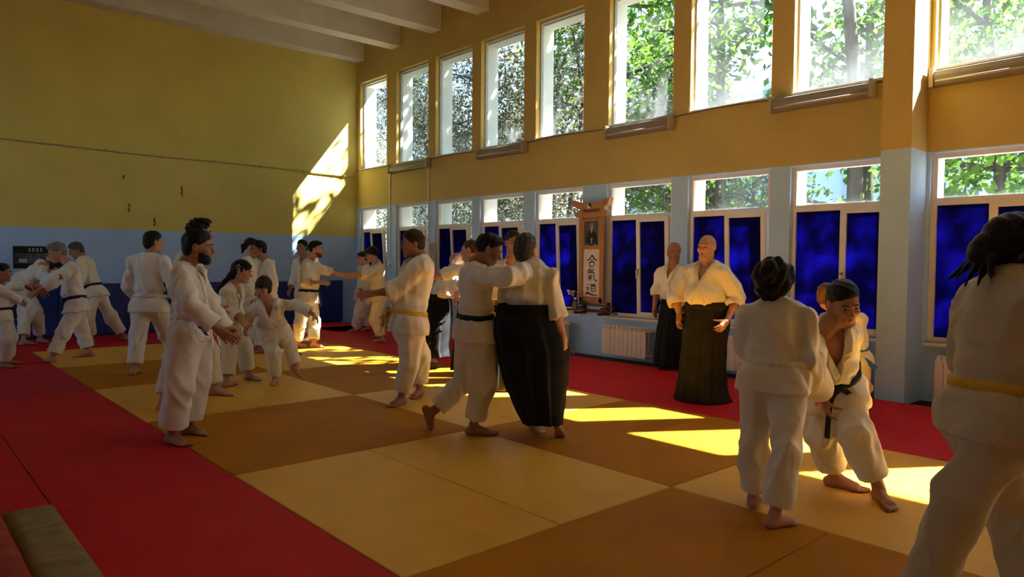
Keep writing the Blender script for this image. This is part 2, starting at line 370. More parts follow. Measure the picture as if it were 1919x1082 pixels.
def hair_mesh(vox, style, P, AX, s, seed):
    L, F, U = AX; z = s; f = Field(vox); big = 0.4 * z; c = P(0, 0, 0)
    def cap(t, fz=0.0, slope=0.80, base=0.004, extra=()):
        f.ell(P(0, -0.018, 0.034 + fz + t * 0.5), AX, A3((0.0775 + t * 0.35, 0.097 + t * 0.5, 0.090 + t * 0.75)) * z, 0.01)
        for a in extra: f.ell(P(*a[0]), AX, A3(a[1]) * z, 0.03)
        n = unit(F * slope - U)
        f.half(P(0, 0.012, base), n, c - big, c + big, 0.012)
    if style in ('short', 'grey', 'spiky', 'fade', 'buzz'):
        t = {'short': 0.010, 'grey': 0.014, 'spiky': 0.012, 'fade': 0.006, 'buzz': 0.004}[style]
        ex = {'short': [((0, 0.010, 0.088), (0.058, 0.062, 0.038)), ((0, -0.052, -0.022), (0.068, 0.056, 0.066))], 'grey': [((0, 0.04, 0.092), (0.066, 0.062, 0.042)), ((0, -0.055, -0.01), (0.071, 0.056, 0.075))],
              'spiky': [((0, 0.05, 0.115), (0.055, 0.05, 0.032)), ((0, 0.0, 0.12), (0.055, 0.07, 0.03))],
              'fade': [((0, 0.016, 0.095), (0.060, 0.070, 0.038)), ((0, 0.076, 0.088), (0.042, 0.022, 0.022))], 'buzz': []}[style]
        cap(t, 0, 0.95, 0.002 if style != 'fade' else 0.010, ex)
    elif style in ('bowl', 'bob'):
        cap(0.014, 0.004, 0.42, -0.012 if style == 'bob' else 0.0, [((0, 0.055, 0.062), (0.068, 0.045, 0.042)), ((0, -0.04, 0.02), (0.088, 0.075, 0.07))])
        if style == 'bob': f.ell(P(0, -0.05, -0.03), AX, A3((0.082, 0.055, 0.075)) * z, 0.02); f.cone(P(0.078, 0.0, 0.02), P(0.074, 0.015, -0.05), 0.02 * z, 0.014 * z, 0.015); f.cone(P(-0.078, 0.0, 0.02), P(-0.074, 0.015, -0.05), 0.02 * z, 0.014 * z, 0.015)
    elif style == 'curly':
        f.ell(P(0, -0.02, 0.035), AX, A3((0.112, 0.122, 0.112)) * z, 0.01); f.ell(P(0, -0.065, -0.03), AX, A3((0.09, 0.065, 0.07)) * z, 0.03)
        f.half(P(0, 0.055, 0.03), unit(F - U * 0.5), c - big, c + big, 0.01)
    elif style in ('long', 'tail', 'bun', 'bunch'):
        cap(0.012, 0.002, 0.62, -0.006, [((0, 0.04, 0.075), (0.064, 0.05, 0.04))])
        if style == 'long':
            f.ell(P(0, -0.07, -0.02), AX, A3((0.07, 0.05, 0.10)) * z, 0.03)
            for i in range(5):
                a = (i - 2) * 0.022
                f.cone(P(a, -0.085, -0.03), P(a * 1.3, -0.15, -0.15 - 0.02 * (i % 2)), 0.03 * z, 0.022 * z, 0.02); f.cone(P(a * 1.3, -0.15, -0.15), P(a * 1.2, -0.21, -0.24 - 0.03 * (i % 3)), 0.022 * z, 0.006 * z, 0.02)
        elif style == 'bun': f.ell(P(0, -0.125, 0.01), AX, A3((0.045, 0.04, 0.042)) * z, 0.015); f.cone(P(0, -0.12, -0.02), P(0, -0.14, -0.08), 0.03 * z, 0.02 * z, 0.02)
        elif style == 'tail': f.ell(P(0, -0.06, -0.03), AX, A3((0.06, 0.05, 0.06)) * z, 0.02); f.cone(P(0, -0.10, -0.02), P(0, -0.12, -0.14), 0.03 * z, 0.012 * z, 0.02)
        else:
            f.ell(P(0, -0.02, 0.03), AX, A3((0.096, 0.115, 0.105)) * z, 0.02); f.ell(P(0, -0.12, -0.02), AX, A3((0.055, 0.055, 0.06)) * z, 0.02)
            for i in range(6):
                a = (i - 2.5) * 0.02; f.cone(P(a, -0.12, -0.04), P(a * 2.2, -0.15 - 0.012 * (i % 3), -0.13 - 0.025 * (i % 2)), 0.016 * z, 0.003 * z, 0.01)
            f.half(P(0, 0.055, 0.02), unit(F - U * 0.55), c - big, c + big, 0.01)
    V, Q = f.mesh(); n = vnormals(V, Q); r = np.random.default_rng(seed)
    amp, kk = {'curly': (0.011, 110), 'spiky': (0.007, 150), 'long': (0.004, 120)}.get(style, (0.003, 140))
    d = sum(np.sin(V @ (unit(r.normal(size=3)) * kk * r.uniform(0.6, 1.4) / z) + r.uniform(0, 6)) for _ in range(4)) / 2
    return V + n * (amp * z * d)[:, None], Q
def ribbon(P, Nn, w, t):
    """flat band along the points P with surface normals Nn"""
    P = A3(P); Nn = A3(Nn); n = len(P); V = []
    ws = w if hasattr(w, '__len__') else [w] * n
    for i in range(n):
        tg = unit(P[min(i + 1, n - 1)] - P[max(i - 1, 0)]); b = unit(np.cross(tg, Nn[i]))
        for a, u in ((-1, 0), (-0.85, 1), (0.85, 1), (1, 0)): V.append(P[i] + b * a * ws[i] / 2 + Nn[i] * u * t - Nn[i] * 0.003)
    F = []
    for i in range(n - 1):
        for k in range(3): F.append((i * 4 + k, i * 4 + k + 1, i * 4 + 4 + k + 1, i * 4 + 4 + k))
        F.append((i * 4 + 3, i * 4, i * 4 + 4, i * 4 + 7))
    F.append((3, 2, 1, 0)); e = (n - 1) * 4; F.append((e, e + 1, e + 2, e + 3))
    return np.array(V), F
def smooth_path(P, m=6):
    P = A3(P); out = []
    for i in range(len(P) - 1):
        a, b, c, d = P[max(i - 1, 0)], P[i], P[i + 1], P[min(i + 2, len(P) - 1)]
        for t in np.arange(m) / m: out.append(0.5 * (2 * b + (c - a) * t + (2 * a - 5 * b + 4 * c - d) * t * t + (3 * b - 3 * c + d - a) * t ** 3))
    return np.array(out + [P[-1]])

# ------------------------------------------------------------------ the room
YW, XB, YN, XR, ZC = 8.35, -14.76, -5.2, 6.0, 6.45         # window wall, calendar wall, wall behind the camera, far side, ceiling
def two_tone(name, lower, upper, z, var=0.07):
    m = bpy.data.materials.new(name); m.use_nodes = True; n = m.node_tree; b = n.nodes['Principled BSDF']
    b.inputs['Roughness'].default_value = 0.75; b.inputs['Specular IOR Level'].default_value = 0.25
    ge = n.nodes.new('ShaderNodeNewGeometry'); sx = n.nodes.new('ShaderNodeSeparateXYZ'); n.links.new(ge.outputs['Position'], sx.inputs[0])
    w1 = n.nodes.new('ShaderNodeTexNoise'); w1.inputs['Scale'].default_value = 3.0; n.links.new(ge.outputs['Position'], w1.inputs['Vector'])
    ad = n.nodes.new('ShaderNodeMath'); ad.operation = 'MULTIPLY_ADD'; ad.inputs[1].default_value = 0.012; n.links.new(w1.outputs[0], ad.inputs[0]); n.links.new(sx.outputs[2], ad.inputs[2])
    gt = n.nodes.new('ShaderNodeMath'); gt.operation = 'GREATER_THAN'; gt.inputs[1].default_value = z + 0.006; n.links.new(ad.outputs[0], gt.inputs[0])
    mx = n.nodes.new('ShaderNodeMix'); mx.data_type = 'RGBA'; n.links.new(gt.outputs[0], mx.inputs[0])
    mx.inputs[6].default_value = tuple(lower) + (1,); mx.inputs[7].default_value = tuple(upper) + (1,)
    n2 = n.nodes.new('ShaderNodeTexNoise'); n2.inputs['Scale'].default_value = 1.3; n2.inputs['Detail'].default_value = 6; n.links.new(ge.outputs['Position'], n2.inputs['Vector'])
    mr = n.nodes.new('ShaderNodeMapRange'); mr.inputs[1].default_value = 0.3; mr.inputs[2].default_value = 0.7; mr.inputs[3].default_value = 1 - var; mr.inputs[4].default_value = 1 + var; n.links.new(n2.outputs[0], mr.inputs[0])
    mm = n.nodes.new('ShaderNodeMix'); mm.data_type = 'RGBA'; mm.blend_type = 'MULTIPLY'; mm.inputs[0].default_value = 1; n.links.new(mx.outputs[2], mm.inputs[6]); n.links.new(mr.outputs[0], mm.inputs[7]); n.links.new(mm.outputs[2], b.inputs['Base Color'])
    n3 = n.nodes.new('ShaderNodeTexNoise'); n3.inputs['Scale'].default_value = 35; n3.inputs['Detail'].default_value = 4; n.links.new(ge.outputs['Position'], n3.inputs['Vector'])
    bp = n.nodes.new('ShaderNodeBump'); bp.inputs['Strength'].default_value = 0.25; bp.inputs['Distance'].default_value = 0.01; n.links.new(n3.outputs[0], bp.inputs['Height']); n.links.new(bp.outputs[0], b.inputs['Normal'])
    return m
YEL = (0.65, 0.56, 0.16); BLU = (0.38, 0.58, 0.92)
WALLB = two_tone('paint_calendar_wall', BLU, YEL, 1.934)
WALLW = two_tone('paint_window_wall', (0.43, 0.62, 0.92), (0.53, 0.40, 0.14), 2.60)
REVEAL_U = mat('reveal_yellow', (0.66, 0.47, 0.16), 0.8, var=0.05); CEIL = mat('ceiling_paint', (0.68, 0.66, 0.60), 0.9, var=0.06, scale=2, bump=0.15, bscale=30)
FIN = mat('outer_render_white', (0.80, 0.80, 0.78), 0.9, var=0.08, scale=3); PVC = mat('pvc_white', (0.74, 0.70, 0.68), 0.45, var=0.04, scale=6)
ALU = mat('frame_grey', (0.50, 0.50, 0.48), 0.5, var=0.08, scale=8); DARKF = mat('bare_floor', (0.035, 0.03, 0.03), 0.8, var=0.2, scale=6)
def glass_dusty(name, lo, hi):
    m = bpy.data.materials.new(name); m.use_nodes = True; n = m.node_tree; n.nodes.clear()
    out = n.nodes.new('ShaderNodeOutputMaterial'); tr = n.nodes.new('ShaderNodeBsdfTransparent'); tr.inputs[0].default_value = (0.95, 0.97, 0.98, 1)
    gl = n.nodes.new('ShaderNodeBsdfGlossy'); gl.inputs['Roughness'].default_value = 0.03
    tl = n.nodes.new('ShaderNodeBsdfTranslucent'); tl.inputs[0].default_value = (0.80, 0.90, 1.0, 1)
    lw_ = n.nodes.new('ShaderNodeLayerWeight'); pw_ = n.nodes.new('ShaderNodeMath'); pw_.operation = 'POWER'; pw_.inputs[1].default_value = 5.0; n.links.new(lw_.outputs['Facing'], pw_.inputs[0])
    fr = n.nodes.new('ShaderNodeMath'); fr.operation = 'MULTIPLY_ADD'; fr.inputs[1].default_value = 0.6; fr.inputs[2].default_value = 0.02; n.links.new(pw_.outputs[0], fr.inputs[0])
    ge = n.nodes.new('ShaderNodeTexCoord'); no = n.nodes.new('ShaderNodeTexNoise'); no.inputs['Scale'].default_value = 2.2; no.inputs['Detail'].default_value = 7; n.links.new(ge.outputs['Object'], no.inputs['Vector'])
    mr = n.nodes.new('ShaderNodeMapRange'); mr.inputs[1].default_value = 0.35; mr.inputs[2].default_value = 0.75; mr.inputs[3].default_value = lo; mr.inputs[4].default_value = hi; n.links.new(no.outputs[0], mr.inputs[0])
    # dust lies thicker along the lower edge of a pane
    gc = n.nodes.new('ShaderNodeTexCoord'); sx = n.nodes.new('ShaderNodeSeparateXYZ'); n.links.new(gc.outputs['Generated'], sx.inputs[0])
    m2 = n.nodes.new('ShaderNodeMapRange'); m2.inputs[1].default_value = 0.0; m2.inputs[2].default_value = 0.30; m2.inputs[3].default_value = hi * 0.55; m2.inputs[4].default_value = 0.0; n.links.new(sx.outputs[2], m2.inputs[0])
    ad = n.nodes.new('ShaderNodeMath'); ad.operation = 'ADD'; n.links.new(mr.outputs[0], ad.inputs[0]); n.links.new(m2.outputs[0], ad.inputs[1])
    a = n.nodes.new('ShaderNodeMixShader'); n.links.new(ad.outputs[0], a.inputs[0]); n.links.new(tr.outputs[0], a.inputs[1]); n.links.new(tl.outputs[0], a.inputs[2])
    b = n.nodes.new('ShaderNodeMixShader'); n.links.new(fr.outputs[0], b.inputs[0]); n.links.new(a.outputs[0], b.inputs[1]); n.links.new(gl.outputs[0], b.inputs[2])
    n.links.new(b.outputs[0], out.inputs[0]); return m
GLASS = glass_dusty('window_glass', 0.004, 0.018)
def blue_film():
    m = bpy.data.materials.new('blue_film'); m.use_nodes = True; n = m.node_tree; n.nodes.clear()
    out = n.nodes.new('ShaderNodeOutputMaterial'); di = n.nodes.new('ShaderNodeBsdfDiffuse'); tl = n.nodes.new('ShaderNodeBsdfTranslucent')
    ge = n.nodes.new('ShaderNodeTexCoord'); no = n.nodes.new('ShaderNodeTexNoise'); no.inputs['Scale'].default_value = 3; no.inputs['Detail'].default_value = 5; n.links.new(ge.outputs['Object'], no.inputs['Vector'])
    cr = n.nodes.new('ShaderNodeValToRGB'); cr.color_ramp.elements[0].position = 0.42; cr.color_ramp.elements[1].position = 0.74
    cr.color_ramp.elements[0].color = (0.006, 0.006, 0.075, 1); cr.color_ramp.elements[1].color = (0.035, 0.033, 0.36, 1); n.links.new(no.outputs[0], cr.inputs[0])  # dappled tree shade on the film is put into this colour ramp
    di.inputs[0].default_value = (0.012, 0.010, 0.11, 1); n.links.new(cr.outputs[0], tl.inputs[0])
    mx = n.nodes.new('ShaderNodeMixShader'); mx.inputs[0].default_value = 0.5; n.links.new(di.outputs[0], mx.inputs[1]); n.links.new(tl.outputs[0], mx.inputs[2]); n.links.new(mx.outputs[0], out.inputs[0]); return m
FILM = blue_film()

# openings along the window wall (x from, x to); the pillar stands between the eighth and the ninth
OPEN = [(-14.62, -13.475), (-13.11, -11.913), (-11.686, -10.506), (-10.27, -9.086), (-8.81, -7.704), (-7.21, -6.02), (-5.757, -4.552), (-4.29, -3.05),
        (-2.74, -1.62), (-1.33, -0.18), (0.126, 1.33), (1.60, 2.75), (3.05, 4.2)]
ZL0, ZT, ZL1, ZU0, ZU1 = 0.585, 2.07, 2.585, 3.465, 5.42
W0, W1, W2 = YW, YW + 0.16, YW + 0.42                       # inner face, back of the frames, outer face
wall = empty('wall_windows', (0, YW, 0)); tag(wall, kind='structure')
edges = [XB] + [v for o in OPEN for v in o] + [XR]
for i in range(0, len(edges), 2):
    a, c = edges[i], edges[i + 1]
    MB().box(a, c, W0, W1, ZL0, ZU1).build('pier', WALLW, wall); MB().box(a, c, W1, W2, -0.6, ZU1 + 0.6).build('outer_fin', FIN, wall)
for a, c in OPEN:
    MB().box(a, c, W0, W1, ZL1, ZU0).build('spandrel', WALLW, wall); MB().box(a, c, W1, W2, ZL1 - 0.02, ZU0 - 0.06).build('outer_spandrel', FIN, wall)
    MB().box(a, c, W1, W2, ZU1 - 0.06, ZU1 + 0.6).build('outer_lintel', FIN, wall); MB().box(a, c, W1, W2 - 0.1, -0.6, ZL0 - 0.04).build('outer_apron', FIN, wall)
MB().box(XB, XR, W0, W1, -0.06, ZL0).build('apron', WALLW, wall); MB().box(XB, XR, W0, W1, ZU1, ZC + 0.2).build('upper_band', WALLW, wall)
tag(MB().box(-3.07, -2.775, 7.90, W0 - 0.001, -0.045, ZC).build('pillar', WALLW), kind='structure')
wb = MB().box(XB - 0.25, XB, YN - 0.2, W2, -0.6, ZC + 0.2).build('wall_left', WALLB); tag(wb, kind='structure')

# ---- windows
def upper_window(i, a, c):
    y0, y1 = W0 + 0.09, W0 + 0.15; t = 0.035
    o = empty('window_%d' % i, (a, W0, ZU0)); tag(o, kind='structure')
    MB().box(a, a + t, y0, y1, ZU0, ZU1).box(c - t, c, y0, y1, ZU0, ZU1).box(a + t, c - t, y0, y1, ZU0, ZU0 + t).box(a + t, c - t, y0, y1, ZU1 - t, ZU1).build('window_frame', ALU, o)
    MB().box(a + t, c - t, y0 + 0.028, y0 + 0.034, ZU0 + t, ZU1 - t).build('pane', GLASS, o, origin=(a, y0, ZU0))
    MB().box(a, c, W0 - 0.02, y0, ZU0 - 0.02, ZU0 + 0.004).build('window_sill', PVC, o)
    MB().box(a, a + 0.012, W0, y0, ZU0, ZU1).build('reveal', REVEAL_U, o); MB().box(c - 0.012, c, W0, y0, ZU0, ZU1).build('reveal', REVEAL_U, o)
def lower_window(i, a, c, tilt, swap=0):
    y0, y1 = W0 + 0.05, W0 + 0.12; t = 0.055
    o = empty('window_%d' % i, (a, W0, ZL0)); tag(o, kind='structure')
    mid = a + (c - a) * 0.5
    MB().box(a, a + t, y0, y1, ZL0, ZL1).box(c - t, c, y0, y1, ZL0, ZL1).box(a + t, c - t, y0, y1, ZL0, ZL0 + t).box(a + t, c - t, y0, y1, ZL1 - t, ZL1).build('window_frame', PVC, o)
    MB().box(a + t, c - t, y0, y1, ZT - 0.035, ZT + 0.045).build('transom_bar', PVC, o)
    MB().box(a + t, c - t, y0 + 0.03, y0 + 0.036, ZT + 0.045, ZL1 - t).build('pane', GLASS, o, origin=(a, y0, ZT))
    MB().box(mid - 0.03, mid + 0.03, y0 + 0.004, y1, ZL0 + t, ZT - 0.035).build('mullion', PVC, o)
    MB().box(a + t, mid - 0.03, y0 + 0.03, y0 + 0.036, ZL0 + t, ZT - 0.035).build('blue_pane', FILM, o, origin=(a, y0, ZL0))
    # the opening sash, tipped into the room at the top
    def shear(ob, z0=ZL0 + 0.03, h=ZT - ZL0):
        for v in ob.data.vertices: v.co.y -= tilt * max(0, (v.co.z + wloc(ob)[2] - z0) / h)
        return ob
    s0, s1 = mid - 0.005, c - t + 0.02; z0, z1 = ZL0 + 0.03, ZT - 0.015; q = 0.062; ys0, ys1 = y0 - 0.03, y0 + 0.03
    sash = shear(MB().box(s0, s0 + q, ys0, ys1, z0, z1).box(s1 - q, s1, ys0, ys1, z0, z1).box(s0 + q, s1 - q, ys0, ys1, z0, z0 + q).box(s0 + q, s1 - q, ys0, ys1, z1 - q, z1).build('sash', PVC, o))
    shear(MB().box(s0 + q, s1 - q, ys0 + 0.025, ys0 + 0.031, z0 + q, z1 - q).build('blue_pane', FILM, sash))
    zh = (z0 + z1) / 2 - 0.05
    shear(MB().box(s0 + 0.018, s0 + 0.042, ys0 - 0.012, ys0, zh - 0.03, zh + 0.03).box(s0 + 0.022, s0 + 0.038, ys0 - 0.045, ys0 - 0.03, zh - 0.11, zh + 0.02).box(s0 + 0.022, s0 + 0.038, ys0 - 0.045, ys0, zh, zh + 0.02).build('window_handle', PVC, sash))
    MB().box(a - 0.005, c + 0.005, W0 - 0.045, y0, ZL0 - 0.03, ZL0).build('window_sill', PVC, o)
TILT = [0.10, 0.10, 0.09, 0.07, 0.07, 0.06, 0.07, 0.0, 0.0, 0.05, 0.05, 0.0, 0.05]
for i, (a, c) in enumerate(OPEN):
    upper_window(i + 1, a, c); lower_window(i + 21, a, c, TILT[i])

# ---- the other walls (behind the camera a plain wall with two unseen windows added for sky fill)
OPP_FILL = [(-14.0 + 2.3 * k, -12.0 + 2.3 * k) for k in range(2)]; OPZ0, OPZ1 = 1.6, 5.3
wn = empty('wall_near', (0, YN, 0)); tag(wn, kind='structure')
MB().box(XB, XR, YN - 0.25, YN, -0.6, OPZ0).build('lower_wall', WALLB, wn); MB().box(XB, XR, YN - 0.25, YN, OPZ1, ZC + 0.2).build('upper_wall', WALLB, wn)
e2 = [XB] + [v for o in OPP_FILL for v in o] + [XR]
for i in range(0, len(e2), 2): MB().box(e2[i], e2[i + 1], YN - 0.25, YN, OPZ0, OPZ1).build('pier', WALLB, wn)
for i, (a, c) in enumerate(OPP_FILL):
    o = empty('window_%d' % (i + 41), (a, YN, OPZ0)); tag(o, kind='structure'); t = 0.05  # added fill-light window, not a known part of the room
    MB().box(a, a + t, YN - 0.15, YN - 0.09, OPZ0, OPZ1).box(c - t, c, YN - 0.15, YN - 0.09, OPZ0, OPZ1).box(a + t, c - t, YN - 0.15, YN - 0.09, OPZ0, OPZ0 + t).box(a + t, c - t, YN - 0.15, YN - 0.09, OPZ1 - t, OPZ1).build('window_frame', PVC, o)
    MB().box(a + t, c - t, YN - 0.125, YN - 0.12, OPZ0 + t, OPZ1 - t).build('pane', GLASS, o, origin=(a, YN, OPZ0))
wr = MB().box(XR, XR + 0.25, YN - 0.25, W2, -0.6, ZC + 0.2).build('wall_right', WALLB); tag(wr, kind='structure')
ce = MB().box(XB - 0.25, XR + 0.25, YN - 0.25, W2, ZC, ZC + 0.25).build('ceiling', CEIL); tag(ce, kind='structure')
for k in range(15):
    x1 = -14.425 + 1.462 * k
    if x1 > XR: break
    MB().box(max(x1 - 0.33, XB), x1, YN, W0, 5.905, ZC).build('ceiling_beam', CEIL, ce)

# ---- floor and its mats
fl = MB().box(XB, XR, YN, W0, -0.12, -0.045).build('floor', DARKF); tag(fl, kind='structure')
def mat_vinyl(name, col, var=0.10, rough=0.6, spec=0.08):
    m = mat(name, col, rough, var=var, scale=2.5, bump=0.35, bscale=170, spec=spec, detail=8); return m
YL = [mat_vinyl('mat_yellow_pale', (0.73, 0.38, 0.030), 0.08, 0.42, 0.22), mat_vinyl('mat_yellow_sheen_b', (0.72, 0.385, 0.028), 0.08, 0.42, 0.22)]  # emboss sheen of the lengthwise mats is put into this paler yellow
YD = [mat_vinyl('mat_yellow_deep', (0.43, 0.165, 0.004)), mat_vinyl('mat_yellow_dull_b', (0.45, 0.172, 0.005))]  # same vinyl laid crosswise, its weaker sheen put in as a darker yellow
RD = [mat_vinyl('mat_red', (0.52, 0.014, 0.02)), mat_vinyl('mat_red_b', (0.50, 0.013, 0.02)), mat_vinyl('mat_red_c', (0.42, 0.016, 0.035))]
def tatami(x0, x1, y0, y1, m):
    g = 0.003; MB().bbox(x0 + g, x1 - g, y0 + g, y1 - g, -0.045, 0.0, 0.004).build('mat', m, fl, origin=(x0, y0, 0))
for c in range(9):
    for r in range(2):
        x0, y0 = -12.66 + 2 * c, 1.73 + 2 * r
        for k in range(2):
            if (c + r) % 2 == 0: tatami(x0, x0 + 2, y0 + k, y0 + k + 1, YL[(c + k) % 2])
            else: tatami(x0 + k, x0 + k + 1, y0, y0 + 2, YD[(c + k) % 2])
for c in range(9):
    x0 = -12.66 + 2 * c
    tatami(x0, x0 + 2, 5.73, 6.73, RD[c % 2]); tatami(x0 - 1, x0 + 1, 6.73, 7.80, RD[(c + 1) % 2])
    for k in range(6): tatami(x0 + (k % 2) * 0.0, x0 + 2, 0.73 - k, 1.73 - k, RD[2 if (c, k) in ((1, 0),) else (c + k) % 2])
for k in range(2):
    for c in range(7): tatami(-14.66 + k, -13.66 + k, -5.15 + c * 1.85 + k * 0.0, -3.30 + c * 1.85, RD[(c + k) % 2])

# ---- wall pads, calendar, cable, marks on the far wall
PAD = mat('pad_blue', (0.010, 0.030, 0.21), 0.45, var=0.15, scale=3, bump=0.2, bscale=9, spec=0.4)
pads = [(0.62, 2.4, 0), (2.42, 4.42, 0), (4.44, 6.35, 0), (6.37, 7.95, 0)]
pl = ['blue vinyl wall pad below the calendar, behind the grey-haired man', 'blue vinyl wall pad between the lunging man and the black-haired boy',
      'blue vinyl wall pad behind the woman with the star clip', 'blue vinyl wall pad next to the corner, behind the clasped hands']
for (a, c, d), lb in zip(pads, pl):
    o = empty('wall_pad', (XB, a, 0)); tag(o, lb, 'wall pad', 'blue pads along the calendar wall')
    MB().bbox(XB + 0.003, XB + 0.085, a, c, 0.004, 0.94, 0.022).build('cover', PAD, o)
    MB().tube([(XB + 0.089, a + 0.02, 0.915), (XB + 0.089, c - 0.02, 0.915)], 0.004, 6).build('piping', mat('pad_piping', (0.01, 0.015, 0.06), 0.5), o)
cal = empty('wall_calendar', (XB, 1.77, 1.2)); tag(cal, 'dark wall calendar headed 2025 on the blue wall', 'calendar')
MB().box(XB + 0.002, XB + 0.008, 1.77, 2.40, 1.215, 1.60).build('sheet', mat('calendar_black', (0.010, 0.011, 0.014), 0.6), cal)
def pic_mat():
    m = mat('calendar_photo', (0.035, 0.035, 0.04), 0.6, color2=(0.16, 0.16, 0.16), scale=9, detail=3); return m
MB().box(XB + 0.0082, XB + 0.0095, 1.79, 2.38, 1.30, 1.48).build('photo', pic_mat(), cal)
MB().box(XB + 0.0096, XB + 0.0105, 1.85, 1.97, 1.32, 1.38).build('photo_detail', mat('calendar_light', (0.45, 0.45, 0.45), 0.6), cal)
MB().box(XB + 0.0096, XB + 0.0105, 2.25, 2.37, 1.35, 1.42).build('photo_detail', MATS['calendar_light'], cal)
def text(name, body, size, loc, rot_, m, parent, spacing=1.0, ext=0.001):
    cu = bpy.data.curves.new(name, 'FONT'); cu.body = body; cu.size = size; cu.align_x = 'CENTER'; cu.align_y = 'CENTER'; cu.extrude = ext; cu.space_character = spacing
    o = bpy.data.objects.new(name, cu); COL.objects.link(o); me = bpy.data.meshes.new_from_object(o.evaluated_get(bpy.context.evaluated_depsgraph_get())); bpy.data.objects.remove(o)
    me.materials.clear(); me.materials.append(m); o = bpy.data.objects.new(name, me); COL.objects.link(o); o.parent = parent; o.location = Vector(loc) - Vector(wloc(parent)); o.rotation_euler = rot_; return o
text('lettering', '2025', 0.085, (XB + 0.0105, 2.09, 1.535), (math.pi / 2, 0, math.pi / 2), mat('print_white', (0.8, 0.8, 0.8), 0.7), cal, 1.35)
CAB = mat('cable_cream', (0.42, 0.36, 0.20), 0.7); CABD = mat('cable_dark', (0.03, 0.03, 0.03), 0.6)
cb = empty('wall_cable', (XB, 1, 3.4)); tag(cb, 'long cream cable clipped along the yellow calendar wall', 'cable')
MB().tube(smooth_path([(XB + 0.02, y, 3.455 - 0.0118 * (y + 4) + 0.012 * math.sin(y * 1.3)) for y in np.linspace(-5, 8.3, 12)], 4), 0.013, 8).build('cable_run', CAB, cb, True)
for y in np.linspace(-4.5, 8.0, 14): MB().box(XB + 0.001, XB + 0.04, y - 0.01, y + 0.01, 3.455 - 0.0118 * (y + 4) - 0.025, 3.455 - 0.0118 * (y + 4) + 0.025).build('cable_clip', CAB, cb)
cb = empty('sill_cable', (XB, YW, 3.44)); tag(cb, 'thin dark cable running under the upper window sills', 'cable')
MB().tube(smooth_path([(x, YW - 0.032, 3.425 + 0.02 * math.sin(x * 2.1)) for x in np.linspace(XB + 0.02, -3.15, 26)], 3), 0.006, 6).build('cable_run', CABD, cb, True)
for k, (y, z, h, lb) in enumerate(((3.49, 2.91, 0.07, 'small brown plaster scar, highest of the marks over the pads'), (4.51, 2.72, 0.20, 'thin dark crack mark on the yellow wall, furthest from the calendar'), (3.573, 2.34, 0.16, 'brown hooked plaster scar low on the yellow wall'), (4.013, 2.10, 0.17, 'dark plaster scar just over the blue paint line'))):
    g = MB(); r_ = np.random.default_rng(k); pts = [(XB + 0.002, y + r_.uniform(-0.015, 0.02), z - h / 2 + h * t) for t in np.linspace(0, 1, 7)]
    g.tube(pts, [0.006 + 0.016 * abs(math.sin(t * 5 + k)) for t in range(7)], 7)
    V = np.vstack(g.v); V[:, 0] = XB + 0.001 + (V[:, 0] - XB - 0.002) * 0.15
    o = mk('plaster_scar', V, g.f, mat('scar_brown', (0.16, 0.09, 0.03), 0.9, var=0.4, scale=40), None, False, (XB, y, z)); tag(o, lb, 'wall mark')

# ---- lamps, conduits and cabinet on the window wall
LAMPS = [(-13.25, -11.80, 'strip lamp housing under the second upper window, sunlit on one end'), (-10.24, -8.98, 'strip lamp housing under the fourth upper window'), (-7.18, -5.99, 'strip lamp housing under the upper window right of the scroll'),
         (-4.53, -3.30, 'strip lamp housing under the upper window left of the pillar'), (-2.74, -1.50, 'strip lamp housing under the upper window right of the pillar')]
LMPM = mat('lamp_housing', (0.24, 0.21, 0.20), 0.5, var=0.12, scale=7, spec=0.4); LEND = mat('lamp_end', (0.40, 0.32, 0.24), 0.6)
for a, c, lb in LAMPS:
    o = empty('strip_lamp', (a, YW, 3.3)); tag(o, lb, 'lamp', 'strip lamps under the upper windows')
    y0 = YW - 0.13
    MB().prism([(a + 0.04, YW - 0.004, 3.44), (a + 0.04, y0 + 0.02, 3.41), (a + 0.04, y0, 3.36), (a + 0.04, y0 + 0.03, 3.27), (a + 0.04, YW - 0.004, 3.26)], (c - a - 0.08, 0, 0)).build('housing', LMPM, o)
    MB().tube([(a + 0.06, y0 + 0.005, 3.305), (c - 0.06, y0 + 0.005, 3.305)], 0.013, 8).build('lamp_tube', mat('lamp_tube', (0.45, 0.42, 0.40), 0.3), o, True)
    for x in (a, c - 0.04): MB().box(x, x + 0.04, y0 - 0.008, YW - 0.004, 3.25, 3.45).build('end_cap', LEND, o)
for x, z0, lb in ((-13.33, 1.38, 'white conduit and switch box on the pier beside the corner window'), (-11.90, 1.80, 'white conduit on the pier beside the second lower window')):
    o = empty('conduit', (x, YW, z0)); tag(o, lb, 'conduit', 'conduits on the window wall')
    MB().box(x - 0.012, x + 0.012, YW - 0.018, YW - 0.002, z0, 3.30).build('channel', PVC, o)
    MB().bbox(x - 0.05, x + 0.05, YW - 0.05, YW - 0.002, z0 - 0.10, z0, 0.006).build('switch_box', PVC, o)
o = empty('wall_cabinet', (-11.8, YW, 0.9)); tag(o, 'pale metal cabinet on the pier behind the yellow-belted man', 'cabinet')
MB().bbox(-11.905, -11.66, YW - 0.16, YW - 0.004, 0.75, 1.76, 0.008).build('body', PVC, o); MB().bbox(-11.893, -11.672, YW - 0.172, YW - 0.161, 0.77, 1.74, 0.004).build('door', PVC, o); MB().box(-11.70, -11.69, YW - 0.185, YW - 0.173, 1.2, 1.28).build('handle', ALU, o)

